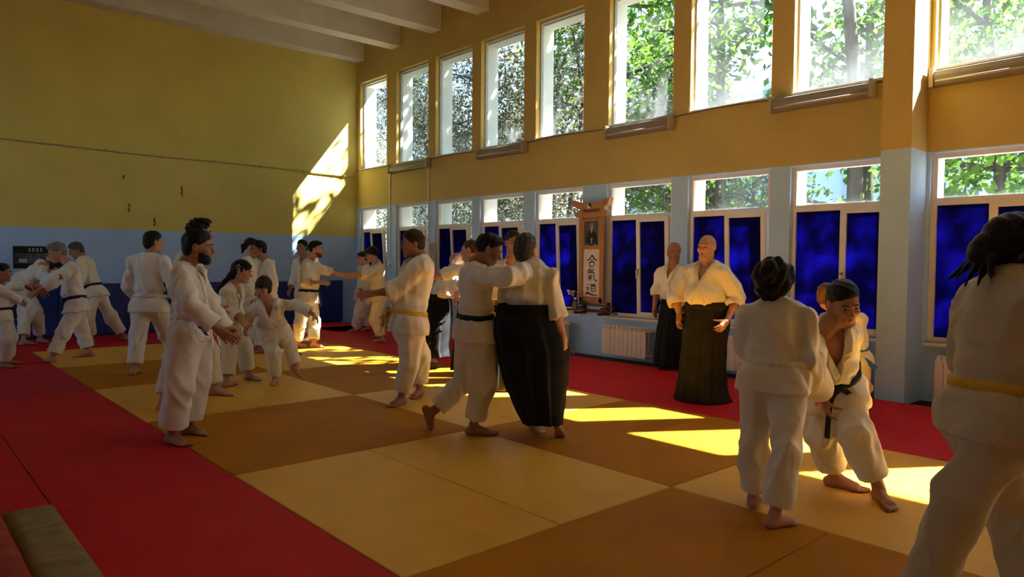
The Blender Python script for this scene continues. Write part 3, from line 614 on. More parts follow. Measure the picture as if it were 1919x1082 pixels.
# ---- radiators
RADM = mat('radiator_enamel', (0.70, 0.62, 0.58), 0.4, var=0.05, scale=5, spec=0.4); BRASS = mat('valve_metal', (0.4, 0.36, 0.32), 0.35, metal=0.7)
sec_mesh = None
def radiator(x0, n, lb):
    global sec_mesh
    o = empty('radiator', (x0, 8.02, 0.0)); tag(o, lb, 'radiator', 'radiators under the windows')
    for k in range(n):
        if sec_mesh is None:
            g = MB().box(0.003, 0.078, 0, 0.012, 0.055, 0.43).box(0.030, 0.050, 0.012, 0.085, 0.045, 0.47)
            g.prism([(0.003, 0.0, 0.43), (0.003, 0.012, 0.43), (0.003, 0.085, 0.475), (0.003, 0.075, 0.475)], (0.02, 0, 0)).prism([(0.058, 0.0, 0.43), (0.058, 0.012, 0.43), (0.058, 0.085, 0.475), (0.058, 0.075, 0.475)], (0.02, 0, 0))
            g.box(0.003, 0.078, 0.07, 0.085, 0.055, 0.485)
            s = g.build('radiator_section', RADM, None); sec_mesh = s.data
        else:
            s = bpy.data.objects.new('radiator_section', sec_mesh); COL.objects.link(s)
        s.parent = o; s.location = (0.0805 * k, 0, 0)
    L = 0.0805 * n
    MB().tube([(x0 - 0.02, 8.065, 0.09), (x0 + L + 0.06, 8.065, 0.09)], 0.016, 8).tube([(x0, 8.065, 0.44), (x0 + L + 0.06, 8.065, 0.44)], 0.016, 8).build('header_pipe', RADM, o, True)
    MB().tube([(x0 + L + 0.07, 8.065, 0.09), (x0 + L + 0.07, 8.14, 0.09), (x0 + L + 0.07, 8.14, -0.04)], 0.012, 8).build('supply_pipe', RADM, o, True)
    MB().ball((x0 + L + 0.075, 8.05, 0.095), 0.028).build('valve', BRASS, o, True)
    for k in (0.15, 0.85): MB().box(x0 + L * k - 0.012, x0 + L * k + 0.012, 8.05, YW - 0.003, 0.40, 0.425).build('bracket', ALU, o)
for x0, n, lb in ((-8.55, 10, 'white radiator under the scroll, behind the dropped arm of the man in the billowing skirt'), (-6.99, 10, 'white sectional radiator beside the bald man looking down'), (-5.52, 12, 'white radiator beside the big bald man'),
                  (-4.05, 10, 'white radiator behind the child with the blue belt'), (-2.54, 10, 'white radiator right of the pillar, behind the closest figure')):
    radiator(x0, n, lb)

# ---- scroll board with portrait, shelf, flowers and swords
WOOD = mat('pine', (0.50, 0.25, 0.10), 0.6, color2=(0.36, 0.155, 0.055), scale=5, stretch=(6, 6, 0.6), bump=0.15, bscale=40); WOODD = mat('dark_wood', (0.09, 0.035, 0.02), 0.5, var=0.3, scale=12)
PAPER = mat('scroll_paper', (0.72, 0.62, 0.50), 0.85, var=0.04, scale=6); PINK = mat('ink_black', (0.012, 0.012, 0.014), 0.8)
yb = 8.27
sb = empty('scroll_board', (-7.43, yb, 0.77)); tag(sb, 'gate-shaped pine board with portrait and vertical brush lettering between two windows', 'wall scroll')
MB().box(-7.68, -7.60, yb - 0.03, yb + 0.03, 0.78, 2.26).build('post', WOOD, sb); MB().box(-7.255, -7.17, yb - 0.03, yb + 0.03, 0.78, 2.26).build('post', WOOD, sb)
MB().box(-7.60, -7.255, yb + 0.0, yb + 0.02, 0.80, 2.1).build('back_board', WOOD, sb)
def lintel(name, x0, x1, z0, z1, lift, th):
    n = 14; g = []
    top = [(x0 + (x1 - x0) * t, yb - th / 2, z1 + lift * (2 * t - 1) ** 2) for t in np.linspace(0, 1, n)]
    bot = [(x0 + 0.03 + (x1 - x0 - 0.06) * t, yb - th / 2, z0 + lift * (2 * t - 1) ** 2) for t in np.linspace(1, 0, n)]
    return MB().prism(top + bot, (0, th, 0)).build(name, WOOD, sb)
lintel('top_lintel', -7.84, -7.05, 2.215, 2.315, 0.06, 0.10); lintel('lower_lintel', -7.79, -7.10, 2.085, 2.17, 0.02, 0.08)
MB().box(-7.62, -7.24, yb - 0.02, yb + 0.03, 2.17, 2.22).build('tie_beam', mat('red_wood', (0.25, 0.05, 0.03), 0.6), sb)
# yin yang disc
cx, cz, R_ = -7.445, 2.265, 0.042; yf = yb - 0.058
def disc(cx_, cz_, r, n=24, a0=0, a1=2 * math.pi): return [(cx_ + r * math.cos(a), yf, cz_ + r * math.sin(a)) for a in np.linspace(a0, a1, n)]
MB().prism(disc(cx, cz, R_)[:-1], (0, 0.007, 0)).build('round_emblem', mat('emblem_white', (0.75, 0.72, 0.66), 0.7), sb)
pts = disc(cx, cz, R_, 16, -math.pi / 2, math.pi / 2) + disc(cx, cz + R_ / 2, R_ / 2, 10, math.pi / 2, 3 * math.pi / 2)[1:] + disc(cx, cz - R_ / 2, R_ / 2, 10, math.pi / 2, -math.pi / 2)[1:-1]
MB().prism([(p[0], yf - 0.002, p[2]) for p in pts], (0, 0.002, 0)).build('emblem_dark_half', PINK, sb)
# portrait
pf = MB(); px0, px1, pz0, pz1 = -7.595, -7.255, 1.635, 2.06
pf.box(px0, px0 + 0.025, yb - 0.03, yb - 0.005, pz0, pz1).box(px1 - 0.025, px1, yb - 0.03, yb - 0.005, pz0, pz1).box(px0 + 0.025, px1 - 0.025, yb - 0.03, yb - 0.005, pz0, pz0 + 0.025).box(px0 + 0.025, px1 - 0.025, yb - 0.03, yb - 0.005, pz1 - 0.025, pz1)
por = pf.build('picture_frame', WOOD, sb)
MB().box(px0 + 0.025, px1 - 0.025, yb - 0.014, yb - 0.006, pz0 + 0.025, pz1 - 0.025).build('photo', mat('photo_grey', (0.10, 0.075, 0.06), 0.5, var=0.2, scale=8), por)
pcx = -7.425; yp = yb - 0.0165
MB().prism([(pcx + u * 0.115, yp, pz0 + 0.03 + v * 0.23) for u, v in ((-1, 0), (1, 0), (1, 0.35), (0.8, 0.75), (0.45, 0.95), (0.15, 1), (-0.15, 1), (-0.45, 0.95), (-0.8, 0.75), (-1, 0.35))], (0, 0.002, 0)).build('photo_robe', mat('photo_black', (0.012, 0.012, 0.013), 0.5), por)
MB().prism([(pcx + 0.038 * math.cos(a), yp - 0.001, 1.955 + 0.052 * math.sin(a)) for a in np.linspace(0, 6.2, 16)], (0, 0.002, 0)).build('photo_face', mat('photo_skin', (0.30, 0.22, 0.18), 0.5), por)
MB().prism([(pcx - 0.024, yp - 0.003, 1.935), (pcx + 0.024, yp - 0.003, 1.935), (pcx + 0.012, yp - 0.003, 1.865), (pcx, yp - 0.003, 1.845), (pcx - 0.012, yp - 0.003, 1.865)], (0, 0.002, 0)).build('photo_beard', mat('photo_white', (0.42, 0.40, 0.37), 0.5), por)
MB().prism([(pcx - 0.022, yp - 0.003, 1.77), (pcx + 0.022, yp - 0.003, 1.77), (pcx + 0.008, yp - 0.003, 1.72), (pcx + 0.016, yp - 0.003, 1.69), (pcx - 0.016, yp - 0.003, 1.69), (pcx - 0.008, yp - 0.003, 1.72)], (0, 0.002, 0)).build('photo_cord', MATS['photo_white'], por)
for sg in (-1, 1): MB().prism([(pcx + sg * 0.075 + 0.02 * math.cos(a), yp - 0.003, 1.675 + 0.015 * math.sin(a)) for a in np.linspace(0, 6.2, 10)], (0, 0.002, 0)).build('photo_hand', MATS['photo_skin'], por)
# paper and brush lettering
MB().box(-7.595, -7.255, yb - 0.012, yb - 0.004, 0.87, 1.60).build('paper', PAPER, sb)
MB().box(-7.60, -7.255, yb - 0.028, yb, 1.602, 1.632).build('rail', WOOD, sb); MB().box(-7.66, -7.19, yb - 0.03, yb + 0.02, 0.77, 0.85).build('rail', WOOD, sb)
def brush(strokes, x0, z0, w_, h_):
    g = MB()
    for st in strokes:
        wd = st[0] * w_; P = smooth_path([(x0 + u * w_, yb - 0.0135, z0 + v * h_) for u, v in st[1:]], 5) if len(st) > 3 else A3([(x0 + (st[1][0] + (st[2][0] - st[1][0]) * t) * w_, yb - 0.0135, z0 + (st[1][1] + (st[2][1] - st[1][1]) * t) * h_) for t in np.linspace(0, 1, 6)])
        n = len(P); ws = [wd * (1.15 - 0.55 * (i / (n - 1)) + 0.35 * math.sin(i / (n - 1) * 3.1)) for i in range(n)]
        v, f = ribbon(P, [(0, -1, 0)] * n, ws, 0.002); g.add(v, f)
    return g.build('lettering', PINK, sb)
brush([(.075, (.5, .97), (.36, .74), (.04, .50)), (.09, (.5, .97), (.68, .72), (.98, .52)), (.06, (.33, .56), (.68, .57)), (.07, (.27, .40), (.32, .04)), (.07, (.27, .39), (.70, .40), (.66, .06)), (.06, (.32, .09), (.66, .09))], -7.535, 1.32, 0.235, 0.20)
brush([(.07, (.38, .98), (.30, .84), (.14, .72)), (.055, (.32, .87), (.80, .90)), (.055, (.28, .76), (.70, .78)), (.075, (.16, .63), (.70, .67), (.72, .36), (.82, .12), (.98, .06), (.97, .22)), (.06, (.24, .50), (.32, .40)), (.06, (.56, .52), (.48, .41)), (.055, (.18, .34), (.62, .36)), (.065, (.40, .54), (.40, .02)), (.055, (.39, .33), (.18, .10)), (.06, (.41, .33), (.62, .12))], -7.545, 1.10, 0.235, 0.215)
brush([(.055, (.50, .97), (.56, .86)), (.055, (.80, .99), (.70, .86)), (.06, (.40, .82), (.95, .84)), (.05, (.66, .83), (.60, .73)), (.055, (.47, .72), (.48, .30)), (.06, (.47, .72), (.86, .73), (.85, .30)), (.045, (.48, .58), (.85, .59)), (.045, (.48, .45), (.85, .45)), (.05, (.48, .31), (.85, .31)), (.065, (.14, .88), (.24, .78)), (.065, (.06, .58), (.27, .60), (.16, .36), (.24, .18)), (.095, (.02, .10), (.24, .20), (.52, .08), (1.02, .05))], -7.545, 0.885, 0.24, 0.20)
sh = empty('sword_rack', (-7.4, 8.1, 0.6)); tag(sh, 'dark wooden stand holding two swords below the scroll board', 'sword rack')
for x in (-7.60, -7.12): MB().box(x - 0.02, x + 0.02, 8.08, 8.33, 0.60, 0.64).box(x - 0.02, x + 0.02, 8.28, 8.33, 0.62, 0.79).box(x - 0.018, x + 0.018, 8.14, 8.29, 0.69, 0.715).build('stand_arm', WOODD, sh)
MB().box(-7.62, -7.10, 8.30, 8.335, 0.63, 0.67).build('cross_bar', WOODD, sh)
for z, y, x0, x1, lb in ((0.735, 8.19, -7.95, -6.90, 'upper sheathed sword on the rack under the scroll'), (0.66, 8.11, -7.92, -6.78, 'lower sheathed sword on the rack under the scroll')):
    sw = empty('sword', (x0, y, z)); tag(sw, lb, 'sword', 'swords on the rack')
    P_ = [(x0 + (x1 - x0) * t, y, z + 0.035 * (1 - (2 * t - 1) ** 2) - 0.015) for t in np.linspace(0.25, 1, 9)]
    MB().tube(P_, 0.013, 8).build('sheath', WOODD, sw, True)
    MB().tube([(x0 + (x1 - x0) * t, y, z + 0.035 * (1 - (2 * t - 1) ** 2) - 0.015) for t in np.linspace(0, 0.24, 5)], 0.014, 8).build('grip', mat('cord_wrap', (0.03, 0.02, 0.02), 0.9, var=0.4, scale=60), sw, True)
    MB().ball((x0 + (x1 - x0) * 0.245, y, z + 0.011), (0.006, 0.028, 0.028)).build('guard', BRASS, sw, True)
fv = empty('flower_vase', (-7.60, 8.10, 0.66)); tag(fv, 'small vase of pink and white flowers on the end of the sword rack', 'vase')
MB().tube([(-7.60, 8.08, 0.645), (-7.60, 8.08, 0.70), (-7.60, 8.08, 0.76), (-7.60, 8.08, 0.79)], [0.03, 0.045, 0.03, 0.034], 14).build('vase_body', mat('vase_glaze', (0.25, 0.14, 0.10), 0.3), fv, True)
fr_ = np.random.default_rng(3)
for k in range(9):
    p = A3((-7.60, 8.08, 0.79)); e = p + A3((fr_.uniform(-.13, .10), fr_.uniform(-.06, .06), fr_.uniform(.05, .19)))
    MB().tube([p, (p + e) / 2 + A3((0, 0, 0.02)), e], 0.003, 5).build('stem', mat('stem_green', (0.05, 0.10, 0.03), 0.7), fv)
    g = MB(); 
    for q in range(6):
        a = q * math.pi / 3; g.ball(e + A3((0.016 * math.cos(a), 0.016 * math.sin(a) * 0.6, 0.010 * math.sin(a * 2))), (0.015, 0.010, 0.012), None, 6, 4)
    g.build('blossom', mat('petal_pink', (0.62, 0.30, 0.30), 0.7) if k % 3 else mat('petal_white', (0.75, 0.68, 0.62), 0.7), fv, True)
for k in range(8):
    p = A3((-7.52, 8.08, 0.77)); e = p + A3((fr_.uniform(-.02, .20), fr_.uniform(-.05, .05), fr_.uniform(.0, .07))); d_ = unit(e - p); sd = unit(np.cross(d_, (0, 1, 0.2))) * 0.014
    MB().prism([p, (p + e) / 2 + sd, e, (p + e) / 2 - sd], (0, 0.002, 0)).build('leaf', mat('leaf_dark', (0.03, 0.06, 0.02), 0.6), fv)

# ---- khaki strip and red padded bench edge in the near corner
g = MB(); nx, ny = 70, 8; V = []; x0, x1, y0, y1 = -4.76, -1.2, 0.50, 0.735
for i in range(nx):
    for jj in range(ny):
        u, v_ = i / (nx - 1), jj / (ny - 1); x = x0 + (x1 - x0) * u; ed = min(1, 12 * min(v_, 1 - v_, u * 3, (1 - u) * 3))
        V.append((x, y0 + (y1 - y0) * v_, 0.003 + 0.028 * ed ** 0.5 + 0.004 * math.sin(x * 31 + 2 * math.sin(v_ * 5)) * ed))
F_ = [(i * ny + k, (i + 1) * ny + k, (i + 1) * ny + k + 1, i * ny + k + 1) for i in range(nx - 1) for k in range(ny - 1)]
o = mk('floor_runner', V, F_, mat('khaki_cloth', (0.23, 0.17, 0.07), 0.9, var=0.25, scale=14, bump=0.5, bscale=40, stretch=(3, 0.4, 1)), None, True, (x0, y0, 0)); tag(o, 'creased khaki cloth runner on the red mats in the near corner', 'runner')
V = []; x0, x1, y0, y1 = -4.95, -1.2, 0.10, 0.495; nx, ny = 60, 14
for i in range(nx):
    for jj in range(ny):
        u, v_ = i / (nx - 1), jj / (ny - 1); x = x0 + (x1 - x0) * u; ed = min(1, 9 * min(v_, 1 - v_, u * 5, (1 - u) * 5))
        V.append((x, y0 + (y1 - y0) * v_, 0.003 + 0.060 * ed ** 0.5 + 0.007 * math.sin(x * 24 + 2.5 * math.sin(v_ * 7)) * ed))
F_ = [(i * ny + k, (i + 1) * ny + k, (i + 1) * ny + k + 1, i * ny + k + 1) for i in range(nx - 1) for k in range(ny - 1)]
o = mk('red_cushion', V, F_, mat('red_cloth', (0.30, 0.04, 0.025), 0.85, var=0.3, scale=9, bump=0.5, bscale=30), None, True, (x0, y0, 0)); tag(o, 'rumpled red pad lying beside the khaki runner', 'cushion')

# ------------------------------------------------------------------ outside: ground, trees, houses
gr = MB().box(-70, 40, W2, 90, -0.75, -0.6).build('ground', mat('outer_ground', (0.06, 0.065, 0.04), 0.95, var=0.4, scale=0.6)); tag(gr, kind='structure')
def leaf_mat(name, a, b):
    m = bpy.data.materials.new(name); m.use_nodes = True; n = m.node_tree; n.nodes.clear(); out = n.nodes.new('ShaderNodeOutputMaterial')
    ge = n.nodes.new('ShaderNodeTexCoord'); no = n.nodes.new('ShaderNodeTexNoise'); no.inputs['Scale'].default_value = 1.4; no.inputs['Detail'].default_value = 6; n.links.new(ge.outputs['Object'], no.inputs['Vector'])
    cr = n.nodes.new('ShaderNodeValToRGB'); cr.color_ramp.elements[0].position = 0.35; cr.color_ramp.elements[1].position = 0.68; cr.color_ramp.elements[0].color = a + (1,); cr.color_ramp.elements[1].color = b + (1,); n.links.new(no.outputs[0], cr.inputs[0])
    di = n.nodes.new('ShaderNodeBsdfDiffuse'); tl = n.nodes.new('ShaderNodeBsdfTranslucent'); n.links.new(cr.outputs[0], di.inputs[0]); n.links.new(cr.outputs[0], tl.inputs[0])
    mx = n.nodes.new('ShaderNodeMixShader'); mx.inputs[0].default_value = 0.55; n.links.new(di.outputs[0], mx.inputs[1]); n.links.new(tl.outputs[0], mx.inputs[2]); n.links.new(mx.outputs[0], out.inputs[0]); return m
LEAF = [leaf_mat('leaf_needle', (0.025, 0.035, 0.026), (0.10, 0.115, 0.085)), leaf_mat('leaf_bright', (0.03, 0.085, 0.012), (0.12, 0.23, 0.03)), leaf_mat('leaf_olive', (0.045, 0.05, 0.03), (0.19, 0.18, 0.12))]
BARK = mat('bark', (0.035, 0.030, 0.026), 0.95, var=0.4, scale=7, bump=0.8, bscale=12, stretch=(2, 2, 0.4))
def tree(x, y, h, r, kind, n, base, label, sparse=False, leaf=0.10, lo=0.25, ox=0.0):
    rg = np.random.default_rng(int(abs(x * 100) + y * 7)); o = empty('tree', (x, y, -0.6)); tag(o, label, 'tree', 'trees outside the windows')
    tp = smooth_path([(x, y, -0.62), (x + rg.uniform(-.2, .2), y + rg.uniform(-.2, .2), h * 0.35), (x + rg.uniform(-.3, .3), y + rg.uniform(-.3, .3), h * 0.7), (x, y, h * 0.95)], 4)
    MB().tube(tp, list(np.linspace(0.13, 0.03, len(tp)) * (h / 9)), 9).build('trunk', BARK, o, True)
    br = MB(); tips = []
    for k in range(16 if not sparse else 22):
        t = rg.uniform(lo, 0.95); p = tp[int(t * (len(tp) - 1))]; a = rg.uniform(0, 6.28); L = r * rg.uniform(0.6, 1.0) * (1.15 - 0.45 * t)
        e = p + A3((math.cos(a) * L + ox * rg.uniform(0, 1.5), math.sin(a) * L, rg.uniform(-0.05, 0.5) * L)); m_ = (p + e) / 2 + A3((rg.uniform(-.2, .2), rg.uniform(-.2, .2), rg.uniform(-.1, .2)))
        br.tube(smooth_path([p, m_, e], 3), list(np.linspace(0.05, 0.012, 7) * (h / 8)), 6); tips += [m_, e, (m_ + e) / 2]
        for q in range(3):
            e2 = (m_ + e) / 2 + rg.normal(size=3) * r * 0.28; br.tube([(m_ + e) / 2, e2], [0.014, 0.006], 5); tips.append(e2)
    br.build('branches', BARK, o, True)
    tips = A3(tips); c = tips[rg.integers(0, len(tips), n)] + rg.normal(size=(n, 3)) * r * (0.13 if sparse else 0.20)
    if not sparse:
        k = n // 3; u = rg.normal(size=(k, 3)); u /= np.linalg.norm(u, axis=1)[:, None]; rad = rg.uniform(0.5, 1, k)[:, None]
        c[:k] = A3((x, y, base + (h - base) * 0.5)) + u * rad * A3((r, r, (h - base) * 0.55))
    keep = (c[:, 1] > W2 + 0.35) & (c[:, 2] > -0.55); c = c[keep]; n = len(c)
    a = rg.normal(size=(n, 3)); a /= np.linalg.norm(a, axis=1)[:, None]; b = rg.normal(size=(n, 3)); b -= (b * a).sum(1)[:, None] * a; b /= np.linalg.norm(b, axis=1)[:, None]
    s_ = leaf * rg.uniform(0.6, 1.3, n)[:, None]; ln, wd = (1.0, 0.55) if kind == 1 else (1.25, 0.22) if kind == 0 else (1.0, 0.4)
    V = np.stack([c - a * s_ * ln, c + b * s_ * wd, c + a * s_ * ln, c - b * s_ * wd], 1).reshape(-1, 3)
    mk('crown', V, np.arange(4 * n).reshape(-1, 4), LEAF[kind], o)
TREES = [(-27.5, 14.5, 8.5, 2.2, 0, 13000, 0.3, 'dark evergreen seen through the corner windows', False, 0.085), (-22.5, 13.0, 8.3, 1.9, 0, 13000, 0.3, 'dark evergreen seen through the second pair of windows', False, 0.075),
         (-18.6, 13.2, 8.0, 1.8, 0, 12000, 0.3, 'grey-green evergreen seen through the third and fourth windows', False, 0.07), (-15.0, 12.4, 7.6, 1.6, 2, 11000, 0.3, 'olive-toned tree seen through the fourth and fifth windows', False, 0.055),
         (-12.3, 12.9, 7.4, 1.6, 2, 8500, 0.3, 'pale twiggy tree seen through the window left of the scroll', False, 0.055), (-9.9, 13.6, 6.2, 1.5, 0, 4500, 0.2, 'dense evergreen bush seen through the transom right of the scroll', False, 0.10),
         (-13.4, 16.0, 12.6, 3.0, 1, 5200, 5.0, 'tall leafy tree rising above the window right of the scroll', True, 0.12), (-7.9, 12.6, 9.4, 2.0, 1, 1900, 4.5, 'bright green tree hanging over the seventh window', True, 0.10),
         (-6.6, 16.5, 10.5, 2.5, 1, 4600, 3.0, 'green tree seen between the seventh window and the pillar', True, 0.11), (-3.7, 14.0, 8.6, 2.1, 1, 6500, 2.0, 'light green tree seen through the window right of the pillar', False, 0.09),
         (-7.6, 13.4, 4.2, 1.1, 2, 2600, 0.2, 'yellow-green bush seen through the transom above the big bald man', False, 0.07)]
TREES += [(-33.0 + 4.6 * k, 24.0 + 2.5 * (k % 2), 11.5 + 1.5 * (k % 3), 3.0, (0, 2, 0, 1, 0)[k % 5], 3200, 0.5, 'tree of the far row beyond the garden, %s' % w_, False, 0.22)
          for k, w_ in enumerate(('behind the corner window', 'behind the second window', 'behind the third window', 'behind the fourth window'))]
for t in TREES: tree(*t)
tree(-5.6, 13.3, 11.6, 2.6, 1, 7000, 8.0, 'tall tree with dark trunk and high crown, left of the pillar', True, 0.12, 0.78, -4.6)
HW = mat('house_pale', (0.50, 0.64, 0.84), 0.9, var=0.08, scale=0.5); HW2 = mat('house_white', (0.72, 0.76, 0.82), 0.9, var=0.06, scale=0.5); HG = mat('house_glass', (0.10, 0.16, 0.24), 0.15, spec=0.6); GREEN = mat('fence_green', (0.05, 0.30, 0.14), 0.6); RED = mat('awning_red', (0.5, 0.06, 0.04), 0.7)
def house(x0, x1, y, h, nx, nz, m, label):
    o = empty('apartment_house', ((x0 + x1) / 2, y, -0.6)); tag(o, label, 'building', 'houses outside the windows')
    MB().box(x0, x1, y, y + 8, -0.6, h).build('wall', m, o); MB().box(x0 - 0.3, x1 + 0.3, y - 0.3, y + 8.3, h, h + 0.35).build('roof', HW2, o)
    dx = (x1 - x0) / nx; dz = (h - 1.0) / nz
    for i in range(nx):
        for k in range(nz):
            a = x0 + dx * (i + 0.22); c = x0 + dx * (i + 0.78); z0 = 0.9 + dz * k; z1 = z0 + dz * 0.55
            f = MB().box(a, c, y - 0.06, y - 0.01, z0, z0 + 0.08).box(a, c, y - 0.06, y - 0.01, z1 - 0.08, z1).box(a, a + 0.08, y - 0.06, y - 0.01, z0, z1).box(c - 0.08, c, y - 0.06, y - 0.01, z0, z1).box((a + c) / 2 - 0.04, (a + c) / 2 + 0.04, y - 0.06, y - 0.01, z0, z1).build('window', HW2, o)
            MB().box(a + 0.08, c - 0.08, y - 0.04, y - 0.012, z0 + 0.08, z1 - 0.08).build('pane', HG, f)
        if i % 2 == 0:
            for k in range(nz):
                z0 = 0.75 + dz * k; g = MB().box(x0 + dx * i, x0 + dx * (i + 0.95), y - 1.1, y - 0.02, z0 - 0.15, z0)
                for q in range(9): g.box(x0 + dx * (i + 0.02 + q * 0.115), x0 + dx * (i + 0.02 + q * 0.115) + 0.04, y - 1.1, y - 1.06, z0, z0 + 0.9)
                g.box(x0 + dx * i, x0 + dx * (i + 0.95), y - 1.12, y - 1.05, z0 + 0.9, z0 + 0.96).build('balcony', HW2, o)
house(-26.0, -15.2, 32.0, 9.6, 4, 3, HW, 'pale blue apartment house behind the seventh window'); house(-14.4, -4.0, 36.0, 11.0, 4, 4, HW2, 'whitish apartment house behind the window left of the pillar'); house(-54, -37, 36.0, 11.5, 5, 3, HW2, 'pale house glimpsed above the evergreens')
fo = empty('garden_fence', (-12, 22, -0.6)); tag(fo, 'green panel fence with a red and white band beyond the seventh window', 'fence')
for k in range(8): MB().box(-15.4 + 1.05 * k, -14.4 + 1.05 * k, 22.0, 22.06, -0.6, 2.6).build('fence_panel', GREEN, fo)
for k in range(9): MB().box(-15.46 + 1.05 * k, -15.38 + 1.05 * k, 21.95, 22.1, -0.6, 2.9).build('fence_post', HW2, fo)
MB().box(-15.4, -7.1, 21.97, 22.03, 2.75, 3.1).build('band', HW2, fo); MB().box(-15.4, -7.1, 21.93, 21.965, 2.86, 2.98).build('stripe', RED, fo)

# ------------------------------------------------------------------ people
CAMP = np.array([0, 0, 1.42]); ZUP = np.array([0, 0, 1.0])
def build_person(i, spec):
    J = {k: A3(v) for k, v in spec['J'].items()}; H = spec['H']; s = H / 1.75; G = spec.get
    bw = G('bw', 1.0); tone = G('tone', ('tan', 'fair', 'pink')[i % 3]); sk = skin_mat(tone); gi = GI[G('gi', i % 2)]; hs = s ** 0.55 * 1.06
    dist = np.linalg.norm(J['pv'] - CAMP)
    vb = min(max(dist * 0.0018, 0.0098), 0.0145); vh = min(max(dist * 0.0007, 0.0045), 0.0075); vhead = min(max(dist * 0.0009, 0.0055), 0.009)
    pv, nk, F = J['pv'], J['nk'], J['F']; U = unit(nk - pv); Lf = np.cross(U, F); sp = np.linalg.norm(nk - pv)
    Cc = nk - U * 0.30 * sp; Wst = pv + U * min(0.20 * sp, 0.11 * s)
    foot_z = min(J['aL'][2], J['aR'][2])
    base = A3(((J['aL'][0] + J['aR'][0]) / 2, (J['aL'][1] + J['aR'][1]) / 2, 0))
    hak = 'rings' in spec
    # ---- body
    b = Field(vb * 1.45)
    b.cone(nk - U * 0.04 * s, Cc, 0.045 * s, 0.105 * s * bw, 0.02, F, 1.35); b.cone(Cc, pv, 0.125 * s * bw, 0.12 * s * bw, 0.03, F, 1.4)
    b.cone(J['sL'] - Lf * 0.03 * s - U * 0.02 * s, J['sR'] + Lf * 0.03 * s - U * 0.02 * s, 0.04 * s, 0.04 * s, 0.03)
    b.cone(J['hL'], J['hR'], 0.09 * s, 0.09 * s, 0.04)
    for c in 'LR':
        S, E, W, Hp, K, A = (J[x + c] for x in 'sewhka')
        b.cone(S, E, 0.046 * s * bw, 0.040 * s, 0.03); b.cone(E, E + (W - E) * 0.35, 0.040 * s, 0.041 * s, 0.02); b.cone(E + (W - E) * 0.35, W, 0.041 * s, 0.0275 * s, 0.02)
        b.cone(Hp, K, 0.075 * s, 0.052 * s, 0.03); kb = K + (A - K) * 0.3; b.cone(K, kb, 0.050 * s, 0.054 * s, 0.03); b.cone(kb, A, 0.053 * s, 0.036 * s, 0.03)
    parts = [b.mesh()]
    hv, P, AX = head_fields(vhead, J['hd'], J['hF'], J['hU'], hs, nk + U * 0.01, tone); parts.append(hv)
    for c in 'LR':
        E, W, T = J['e' + c], J['w' + c], J['t' + c]; fore = unit(W - E)
        N = unit(-Lf * (1 if c == 'L' else -1) - 0.25 * ZUP) if abs(fore @ ZUP) > 0.5 else unit(-ZUP * 0.6 - Lf * (1 if c == 'L' else -1) * 0.6)
        parts.append(hand(vh, W, T, fore, N, c == 'R', s ** 0.8, G('curl' + c, 0.35)))
        A, K, T = J['a' + c], J['k' + c], J['f' + c]
        parts.append(foot(vh * 1.15, A, T.copy(), K, c == 'L', s, A[2] < 0.10))
    V, Q = join(parts)
    V[:, 2] = np.maximum(V[:, 2], 0.001)
    body = mk('person', V, Q, sk, None, True, tuple(base))
    tag(body, G('label'), 'person', 'people practising on the mats')
    # ---- face
    Lh, Fh, Uh = AX; z = hs
    for m in (-1, 1):
        c = P(m * 0.032, 0.0790, 0.004); eb = MB().ball(c, A3((0.0130, 0.0120, 0.0078)) * z, AX, 10, 8)
        V = np.vstack(eb.v); cen = [(np.mean(V[list(f)], axis=0) - c) / z for f in eb.f]
        fm = [1 if (q @ Fh > 0.004 and abs(q @ Lh) < 0.0065) else 0 for q in cen]
        mk('eye', V, eb.f, EYE, body, True, mats=[EYE, IRIS], fm=fm)
        MB().tube([P(m * 0.015, 0.0965, 0.026), P(m * 0.032, 0.0945, 0.031), P(m * 0.050, 0.079, 0.025)], [0.0035 * z, 0.0045 * z, 0.002 * z], 6).build('eyebrow', hair_mat(G('hc')), body, True)
    lp = MB().tube([P(-0.021, 0.084, -0.0595), P(-0.008, 0.0925, -0.0575), P(0.008, 0.0925, -0.0575), P(0.021, 0.084, -0.0595)], [0.002 * z, 0.0042 * z, 0.0042 * z, 0.002 * z], 6)
    lp.tube([P(-0.019, 0.084, -0.0635), P(-0.007, 0.091, -0.067), P(0.007, 0.091, -0.067), P(0.019, 0.084, -0.0635)], [0.002 * z, 0.005 * z, 0.005 * z, 0.002 * z], 6)
    lp.build('lips', LIPS, body, True)
    st = G('hair', 'short')
    if st != 'none':
        hm_, hq_ = hair_mesh(vhead * 0.9, st, P, AX, hs, 100 + i); mk('hair', hm_, hq_, hair_mat(G('hc')), body, True)
    elif G('hc'):
        f = Field(vhead); f.ell(P(0, -0.014, 0.03), AX, A3((0.079, 0.099, 0.092)) * z, 0.01)
        f.half(P(0, 0.012, 0.012), unit(Fh * 0.8 - Uh), P(0, 0, 0) - 0.3, P(0, 0, 0) + 0.3); f.half(P(0, -0.02, 0.035), unit(Uh - Fh * 0.3), P(0, 0, 0) - 0.3, P(0, 0, 0) + 0.3)
        v, q = f.mesh(); mk('hair', v, q, mat('stubble_grey', (0.33, 0.24, 0.2), 0.8, var=0.2, scale=60), body, True)
